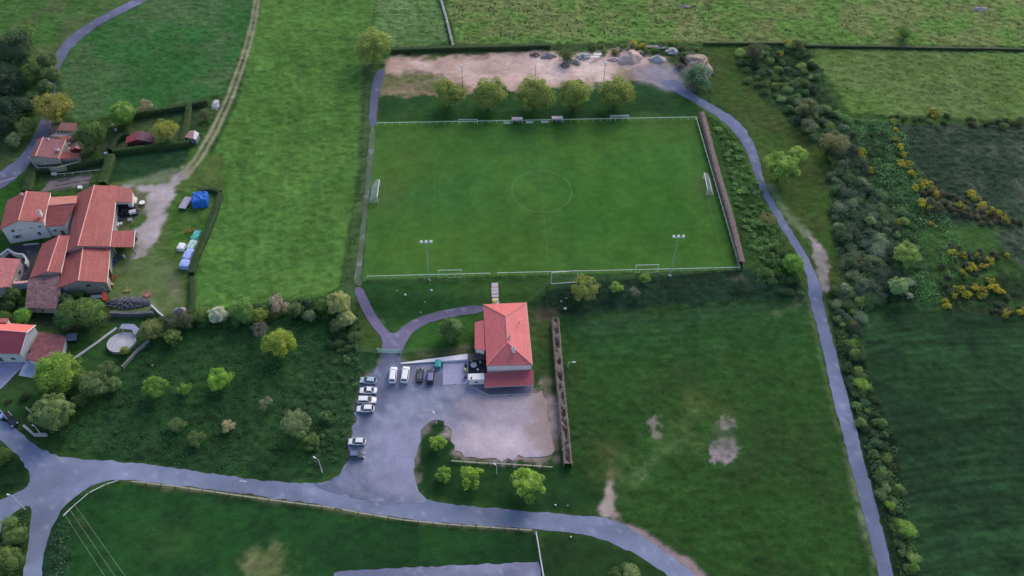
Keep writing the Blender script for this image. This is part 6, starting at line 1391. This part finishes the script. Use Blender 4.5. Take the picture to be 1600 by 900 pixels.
barrier([(837.5, 831), (841, 850), (845, 875), (851, 910)], 4.0, 'pale grey rail fence beside the sports court', .9, .26, mat('pale_grey_rail', (.55, .55, .66), .6), .03)
# rear court fence
# ------------------------------------------------------------------ slender poles of the pasture
for px, py, h, l in ((713.5, 74, 6, 'pale slender pole at the end of the dry stone wall'), (794.5, 70, 5.5, 'pale slender pole behind the left part of the dirt yard'), (875, 66, 5.5, 'pale slender pole behind the bush covered rubble'), (967, 63, 5.5, 'pale slender pole behind the big earth heap'), (1050, 60, 4.5, 'pale slender pole behind the white rubble heap')):
    p = W(px, py); mb = MB(); mb.tube((0, 0, -.2), (0, 0, h), .11, 7, .07); t = thing('fence_pole', l, 'pole', p); mb.build('pole', WOOD, t); mb = MB(); mb.tube((0, 0, 1.2), (.5, -.9, -.1), .05, 5); mb.build('brace', WOOD, t)
# ------------------------------------------------------------------ heaps
def heap(px, py, rx, ry, h, m, label, name='heap', cat='heap', stones=0, seed=0, sm=None, ssz=(.2, .6)):
    c = W(px, py, h*.4); s = ppm(px, py); RX = rx/s; RY = ry/(s*.77); n, k = 36, 9; g = random.Random(seed); V = []; z0 = float(H(c[0], c[1]))
    sx = g.uniform(0, 50)
    for j in range(k+1):
        f = j/k
        for i in range(n):
            a = 2*math.pi*i/n; rr = (1-f)*(1+.16*math.sin(2*a+seed)+.1*math.sin(5*a+seed*2)); x = RX*rr*math.cos(a); y = RY*rr*math.sin(a)
            nz = float(fbm(x*1.0+sx, y*1.0, 1.8, 77, 3))-.5
            V.append((x, y, h*(f**.75*(1.15-.15*f))*(1+.5*nz)+nz*.35*min(1, f*3)-(.25 if j == 0 else 0)))
    F = [(j*n+i, j*n+(i+1) % n, (j+1)*n+(i+1) % n, (j+1)*n+i) for j in range(k) for i in range(n)]+[tuple(k*n+i for i in range(n))]
    mb = MB(); mb.add(V, F); o = mb.build(name, m, smooth=True); o.location = (c[0], c[1], z0); tag(o, label, cat)
    if stones:
        t = MB()
        for _ in range(stones):
            a = g.uniform(0, 6.28); r_ = g.uniform(0, 1)**.6; s_ = g.uniform(*ssz); t.box((RX*r_*math.cos(a), RY*r_*math.sin(a), h*(1-r_)**.75+.05), (s_, s_*g.uniform(.6, 1), s_*.6), g.uniform(0, 3), tilt=g.uniform(-.5, .5))
        q = t.build('stones', sm or STONEM); q.parent = o; q['kind'] = 'stuff'
    return o
EARTH = mat('pale_earth', srgb(196, 170, 164), .95, var=.22, sc=1.5, bump=.15); GRAV = mat('grey_gravel', srgb(150, 140, 142), .95, var=.2, sc=4, bump=.08); WGR = mat('pale_gravel', srgb(176, 170, 176), .95, var=.12, sc=4, bump=.05); DEARTH = mat('dark_earth', srgb(104, 98, 92), .95, var=.35, sc=2, bump=.15); WST = mat('white_stones', srgb(206, 206, 204), .9, var=.2)
heap(857, 86, 12, 7, 1.5, GRAV, 'grey gravel heap left of the bush in the dirt yard', seed=1); heap(836, 84, 8, 5, 1.2, mat('reddish_earth', srgb(140, 96, 88), .95, var=.3, sc=2, bump=.1), 'small reddish heap at the back of the dirt yard', seed=2, stones=20)
heap(890, 92, 9, 7, 1.5, EARTH, 'pinkish earth heap just right of the bush', seed=3); heap(901, 96, 8, 6, 1.3, GRAV, 'grey heap in front of the stone rubble', seed=4); heap(883, 101, 8, 5, 1.0, DEARTH, 'dark rubble heap at the foot of the bush', seed=5, stones=40)
heap(912, 87, 12, 6, 1.3, GRAV, 'stone rubble heap behind the metal sheets', seed=6, stones=110, sm=WST); heap(984, 87, 19, 15, 2.6, EARTH, 'largest pale earth heap in the middle of the yard', seed=7, stones=30)
heap(960, 92, 10, 5, .9, EARTH, 'low earth heap left of the largest one', seed=8); heap(1028, 91, 13, 7, 1.6, WGR, 'smooth pale gravel heap at the head of the lane', seed=9); heap(1050, 79, 10, 6, 1.5, GRAV, 'white rubble heap behind the smooth gravel heap', seed=10, stones=140, sm=WST)
heap(1092, 100, 25, 24, 3.4, mat('mound_earth', srgb(152, 138, 128), .95, var=.3, sc=1, bump=.2), 'big rounded earth mound at the right end of the yard', 'earth_mound', 'mound', seed=11, stones=60, sm=mat('brown_stones', srgb(120, 104, 98), .9, var=.3)); heap(1002, 84, 9, 5, 1.2, DEARTH, 'dark weedy heap right of the largest earth heap', seed=12); heap(1070, 108, 9, 6, 1.0, GRAV, 'grey heap at the left foot of the earth mound', seed=13, stones=30)
heap(281, 485, 11, 7, 1.8, GRAV, 'grey gravel heap at the lower end of the farmyard', seed=14); heap(201, 472, 34, 9, 1.3, mat('dark_rubble', srgb(62, 62, 72), .95, var=.5, sc=3, bump=.15), 'long dark rubble heap below the farmyard', 'rubble_heap', 'rubble', seed=15, stones=420, sm=mat('grey_blocks', srgb(112, 110, 120), .9, var=.6), ssz=(.12, .5))
heap(337, 163, 6, 10, 1.0, GRAV, 'stone pile in the corner of the narrow plot by the track', seed=16, stones=90, sm=WST)
heap(1332, 10, 9, 4, .5, GRAV, 'flat stone patch in the upper right pasture', seed=17, stones=30) if False else None
heap(1532, 14, 14, 5, .8, GRAV, 'grey stone outcrop in the far upper right pasture', 'outcrop', 'rocks', seed=18, stones=50, sm=mat('outcrop_stones', srgb(150, 150, 150), .9, var=.3)); heap(1070, 10, 9, 3, .6, GRAV, 'small stone outcrop near the top edge right of centre', 'outcrop', 'rocks', seed=19, stones=25)
for px, py, l in ((934, 84.5, 'upper metal sheet lying in the yard'), (930, 88.5, 'lower metal sheet lying in the yard')):
    p = W(px, py, 1.2); mb = MB(); mb.box((0, 0, 0), (3.0, .9, .06)); mb.box((0, .2, .05), (3.0, .08, .06)); mb.box((0, -.2, .05), (3.0, .08, .06)); o = mb.build('metal_sheet', WHITE); o.location = p.tolist(); o.rotation_euler = (.1, .1, .1); tag(o, l, 'metal sheet')
for k, (px, py) in enumerate(((1022, 74), (1030, 76))):
    p = W(px, py, .3); mb = MB()
    for j in range(4): mb.tube((-3, j*.3, .1), (3, j*.3, .1+.02*j), .12, 6)
    o = mb.build('log_stack', CONC); o.location = p.tolist(); tag(o, ['grey logs stacked at the back of the yard, left stack', 'grey logs stacked at the back of the yard, right stack'][k], 'logs')
# stones in the grass
for k, (px, py, s_, l) in enumerate([(633, 460.5, .7, 'pale boulder in the lawn left of the steps'), (674, 453.5, .8, 'pale boulder in the lawn below the left floodlight'), (620, 454, .35, 'small stone left of the two pale boulders'), (877, 471, .5, 'white stone on the bank nearest the lone large one'), (883, 482, .9, 'large white stone on the bank above the brown hedge'), (885, 466, .4, 'small white stone on the bank above the large one'), (664, 472, .35, 'small stone in the middle of the clubhouse lawn'), (657, 488, .4, 'small yellowish stone beside the footpath bend'), (868, 785+4, .5, 'white stone on the lawn edge near the road'), (887, 790, .35, 'smaller white stone on the lawn edge near the road'), (391, 666+1, .4, 'small pale stone in the scrub meadow'), (892, 839, .5, 'white stone at the road edge near the sports court'), (526, 535, .6, 'white stone at the upper right of the scrub meadow'), (238, 571, .5, 'white stone at the upper left of the scrub meadow'), (838, 661, .5, 'white block on the gravel parking'), (1260-3, 71+88, .4, 'pale stone on the overgrown slope'), (1078, 99, .6, 'white lump on the earth mound')]):
    p = W(px, py, s_*.3); mb = MB(); g = random.Random(k); n = 7
    for j, (r, z) in enumerate(((.5, -.15), (.55, .15), (.4, .42), (.12, .52))):
        for i in range(n): a = 2*math.pi*i/n+j*.3; mb.v.append((r*s_*g.uniform(.85, 1.15)*math.cos(a), r*s_*.8*g.uniform(.85, 1.15)*math.sin(a), z*s_))
    mb.f = [(j*n+i, j*n+(i+1) % n, (j+1)*n+(i+1) % n, (j+1)*n+i) for j in range(3) for i in range(n)]+[tuple(3*n+i for i in range(n))]; mb.m = [0]*len(mb.f)
    o = mb.build('stone', WST); o.location = (p[0], p[1], p[2]-s_*.3+.1); tag(o, l, 'stone')
# ------------------------------------------------------------------ farmyard clutter
def crate(px, py, sz, m, label, name='crate', cat='crate', rz=0, slats=True, h0=0):
    p = W(px, py, sz[2]/2+h0); t = thing(name, label, cat, (p[0], p[1], p[2]-sz[2]/2), rz); x, y, z = sz
    mb = MB(); mb.box((0, 0, z*.45), (x*.94, y*.94, z*.9)); mb.build('body', m, t)
    if slats:
        for k in (-1, 1): mb = MB(); mb.box((0, k*y*.35, z*.93), (x, y*.18, z*.08)); mb.build('slat', m, t)
        mb = MB(); mb.box((0, 0, z*.93), (x, y*.2, z*.07)); mb.build('slat', m, t)
    return t
TARP_B = mat('blue_tarp', (.03, .16, .62), .45, var=.35, sc=2, bump=.12); TARP_L = mat('pale_blue_tarp', (.38, .48, .85), .5, var=.15, sc=2, bump=.1); TARP_G = mat('turquoise_tarp', (.08, .42, .38), .5, var=.5, sc=2.5, bump=.1); BT = mat('black_tarp', (.025, .025, .035), .45, var=.4, sc=2, bump=.25)
def stack(px, py, lx, ly, h, m, label, rz=0, seed=0, name='covered_stack', folds=.12, legs=None):
    p = W(px, py, h*.7); z0 = float(H(p[0], p[1])); n, k = 20, 5; g = random.Random(seed); V = []
    for j, (f, z) in enumerate(((1.03, 0), (1.0, h*.6), (.96, h*.92), (.75, h), (.35, h*1.04))):
        for i in range(n):
            a = 2*math.pi*(i+.5)/n; c, s = math.cos(a), math.sin(a); e = max(abs(c), abs(s))**.8; V.append((lx/2*f*c/e*g.uniform(1-folds*.5, 1+folds*.5), ly/2*f*s/e*g.uniform(1-folds*.5, 1+folds*.5), z*g.uniform(1-folds, 1+folds)))
    V.append((0, 0, h*1.02)); F = [(j*n+i, j*n+(i+1) % n, (j+1)*n+(i+1) % n, (j+1)*n+i) for j in range(k-1) for i in range(n)]+[((k-1)*n+i, (k-1)*n+(i+1) % n, k*n) for i in range(n)]
    t = thing(name, label, 'covered stack', (p[0], p[1], z0), rz); mb = MB(); mb.add(V, F); mb.build('tarpaulin', m, t)
    mb = MB(); mb.box((0, 0, .1), (lx*.9, ly*.9, .2)); mb.build('pallet', DWOOD, t)
    for i in (-1, 0, 1): mb = MB(); mb.tube((i*lx*.3, -ly*.5, h*.7), (i*lx*.3, 0, h*1.07), .03, 4); mb.tube((i*lx*.3, 0, h*1.07), (i*lx*.3, ly*.5, h*.7), .03, 4); mb.build('strap', CONC_L, t)
    return t
stack(312, 309, 4.6, 4.6, 2.9, TARP_B, 'tall stack under a bright blue tarpaulin at the top of the farmyard grass', .1, 1)
stack(306, 367, 2.0, 3.6, .9, TARP_G, 'firewood stack under turquoise and white plastic, top of the row', -.25, 2); stack(300, 382, 2.2, 3.4, 1.1, mat('white_green_tarp', (.45, .62, .58), .5, var=.6, sc=2, bump=.1), 'stack under white green plastic in the middle of the row', -.25, 3); stack(294, 397, 2.2, 4.0, 1.2, TARP_L, 'stack under lilac plastic, third of the row', -.25, 4); stack(288.5, 412, 2.6, 2.6, 1.7, TARP_L, 'stack under smooth pale blue tarpaulin, lowest of the row', -.15, 5, folds=.04)
stack(283, 385, 2.0, 2.4, 1.3, WHITE, 'white wrapped bundle left of the row of tarpaulin stacks', -.2, 6, folds=.05)
p = W(289.5, 316.5, 1.0); t = thing('flat_trailer', 'flatbed farm trailer with pale grey deck left of the blue stack', 'trailer', (p[0], p[1], p[2]-1), -.25)
mb = MB(); mb.box((0, 0, .95), (2.3, 4.8, .14)); mb.build('deck', mat('lilac_grey_deck', (.36, .34, .44), .6, var=.15), t)
for k in range(2): mb = MB(); mb.tube(((k*2-1)*1.05-.12, -.6, .42), ((k*2-1)*1.05+.12, -.6, .42), .42, 12); mb.build('wheel', TYRE, t)
mb = MB(); mb.tube((0, 2.4, .8), (0, 3.6, .5), .08, 6); mb.build('drawbar', BLACK, t)
RUST = mat('rusty_orange', (.42, .12, .04), .8, var=.4, sc=4)
def machine(px, py, label, m, rz=0, s=1.0):
    p = W(px, py, .4); t = thing('farm_implement', label, 'farm implement', (p[0], p[1], p[2]-.4), rz)
    mb = MB(); mb.box((0, 0, .6*s), (2.2*s, .12, .12)); mb.box((0, .7*s, .6*s), (2.2*s, .12, .12)); mb.box((0, .35*s, .65*s), (.14, 1.4*s, .14)); mb.build('frame', m, t)
    for k in range(5): mb = MB(); x = (k-2)*.45*s; mb.tube((x, 0, .6*s), (x, -.25*s, .3*s), .05, 5); mb.tube((x, -.25*s, .3*s), (x, .05*s, .02), .05, 5); mb.build('tine', m, t)
    for k in (-1, 1): mb = MB(); mb.tube((k*1.15*s-.06, .35*s, .35*s), (k*1.15*s+.06, .35*s, .35*s), .35*s, 12); mb.build('wheel', m, t)
    mb = MB(); mb.tube((0, .7*s, .65*s), (0, 1.6*s, .8*s), .06, 5); mb.build('drawbar', m, t)
machine(297, 362, 'rusty orange implement above the row of tarpaulin stacks', RUST, .3); machine(198, 455, 'yellow brown implement on the lower farmyard', mat('old_yellow', (.42, .36, .14), .8, var=.3), .1, .8); machine(178, 436, 'orange implement against the lower barn wall', RUST, 1.2, 1.0); machine(185, 405, 'dark implement under the edge of the main barn', mat('dark_blue_iron', (.05, .06, .14), .6, var=.3), .5)
p = W(230.5, 459.5, .3); t = thing('rusty_ring_feeder', 'round rust red ring feeder on the lower farmyard', 'feeder', (p[0], p[1], p[2]-.3)); mb = MB()
for k in range(20):
    a, c = 2*math.pi*k/20, 2*math.pi*(k+1)/20
    for z in (.15, .6): mb.tube((math.cos(a), math.sin(a), z), (math.cos(c), math.sin(c), z), .06, 5)
    mb.tube((math.cos(a), math.sin(a), .1), (math.cos(a), math.sin(a), .62), .035, 4)
mb.build('hoops', mat('rust_red', (.42, .16, .11), .85, var=.3), t); mb = MB(); mb.tube((0, 0, 0), (0, 0, .2), .9, 16); mb.build('tray', mat('faded_brick', (.40, .21, .17), .9, var=.3), t)
t = stack(200, 327, 5.2, 4.0, 1.3, BT, 'scrap heap under black sheeting in the corner behind the cart shed', .2, 8, 'scrap_heap', .3)
crate(207, 331, (1.9, 1.3, .8), CONC_L, 'pale open frame box on the black scrap heap', rz=.3, h0=.9); crate(203, 343.5, (1.3, 1.2, .7), mat('grey_box', (.4, .4, .45), .7, var=.3), 'grey box below the black scrap heap', rz=.2)
crate(182, 351, (1.5, 1.4, .9), WHITE, 'white box against the barn wall', rz=.1); crate(189, 349.5, (.8, .8, .6), WHITE, 'small white box right of the white box', rz=.7); crate(185, 342, (1.7, 1.2, .8), mat('blue_iron', (.07, .08, .22), .5, var=.3), 'dark blue box above the white boxes', rz=-.5); crate(211, 313, (.7, 2.2, 1.1), RENDER_C, 'narrow white cabinet at the right wall of the cart shed', rz=-.05)
crate(195, 323, (1.8, .8, .7), mat('grey_iron', (.2, .2, .24), .6, var=.3), 'grey metal trough beside the black scrap heap', rz=.5)
for px, py, l, c in ((181, 408, 'bluish oil drum by the barn wall', (.08, .10, .3)), (176, 414, 'second bluish oil drum by the barn wall', (.10, .12, .3)), (194, 401, 'pale bucket on the yard below the side shed', (.5, .5, .45)), (176, 445, 'wooden spool by the lower barn', (.45, .32, .22))):
    p = W(px, py, .4); t = thing('drum', l, 'drum', (p[0], p[1], p[2]-.4)); mm = mat('drum_%d' % int(c[2]*100+px), c, .5, var=.15); mb = MB(); mb.tube((0, 0, 0), (0, 0, .85), .36, 14); mb.build('body', mm, t)
    mb = MB(); mb.tube((0, 0, .84), (0, 0, .89), .38, 14); mb.build('rim', mm, t)
p = W(164, 463, 1.0); t = thing('red_tarp_roof', 'small red orange shelter panel at the corner of the lower barn gable', 'shelter', (p[0], p[1], p[2]-1), .2)
mb = MB(); mb.slab([(-.6, -1.0, .7), (.7, -1.2, .6), (.3, 1.1, 1.6), (-.7, 1.2, 1.6)], .06); mb.build('panel', mat('bright_red', (.78, .07, .04), .5, var=.1), t)
for i in (-1, 1): mb = MB(); mb.tube((i*.45, 1.0, 0), (i*.45, 1.0, 1.5), .05, 5); mb.build('leg', STEEL, t)
stack(222-27, 462-2, 2.6, 1.0, .4, RUST, 'low brown pile between yellow implement and ring feeder', 0, 9, folds=.2) if False else None
crate(151, 458+6, (3.2, 1.0, .8), CONC, 'grey stone trough under the lower barn gable', 'trough', 'trough', slats=False)
for px, py, l in ((107, 224, 'white garden bench in the stone house yard, upper one'), (107, 233, 'white table block in the stone house yard'), (105, 238, 'white tub in the stone house yard, lowest')):
    crate(px, py, (1.2, .8, .5), WHITE, l, 'garden_block', 'furniture', .4)
crate(84.5, 271.5, (1.6, .9, .6), mat('pale_green_box', (.5, .58, .5), .7), 'pale box beside the vegetable plot', rz=0); crate(125, 293, (1.3, 1.0, .9), WHITE, 'white tank at the corner of the vegetable plot', 'water_tank', 'tank', 0, False); crate(166, 240, (1.1, .9, .8), mat('blue_white_box', (.6, .64, .8), .7), 'bluish white box at the corner of the clipped hedges', rz=.3)
for px, py, l in ((176, 194, 'white chair on the lawn below the round bright tree, upper'), (181, 203, 'white chair on the lawn below the round bright tree, lower')): chair(px, py, .3, l, WHITE)
# vegetable plot furrow edges
for k, (a, c) in enumerate((((90, 284), (144, 274)), ((86, 291), (142, 281)), ((80, 297), (138, 288)))):
    A_, C_ = W(*a)[:2], W(*c)[:2]; o = strip(A_, C_, .5, .08).build('furrow', mat('dark_soil', srgb(84, 76, 80), .95, var=.3)); o['kind'] = 'structure'
for k, (a, c) in enumerate((((86, 272.5), (165, 264)),)):
    A_, C_ = W(*a, 1), W(*c, 1); mb = MB(); t = thing('wire_line', 'thin pale wire fence along the top of the vegetable plot', 'fence', W(*a)); mb.tube(A_, C_, .04, 4); mb.build('wire', CONC_L, t, True)
    for f in np.linspace(0, 1, 7): q = A_+(C_-A_)*f; mb = MB(); mb.tube(q-[0, 0, 1.1], q, .05, 5); mb.build('post', CONC_L, t, True)
# white marks on the asphalt
MK = mat('worn_white_marking', (.42, .42, .50), .8, var=.2)
def mark(a, c, w_, name='road_marking', z=.13):
    A_, C_ = W(*a)[:2], W(*c)[:2]; o = strip(A_, C_, w_, z).build(name, MK); o['kind'] = 'structure'
mark((664, 640.5), (678, 641), .14, z=.12)
mark((374, 751.5), (386, 752.5), .35, z=.08); mark((377, 750), (383, 754), .3, z=.085)
mark((0, 285), (22, 278), .3, z=.08)
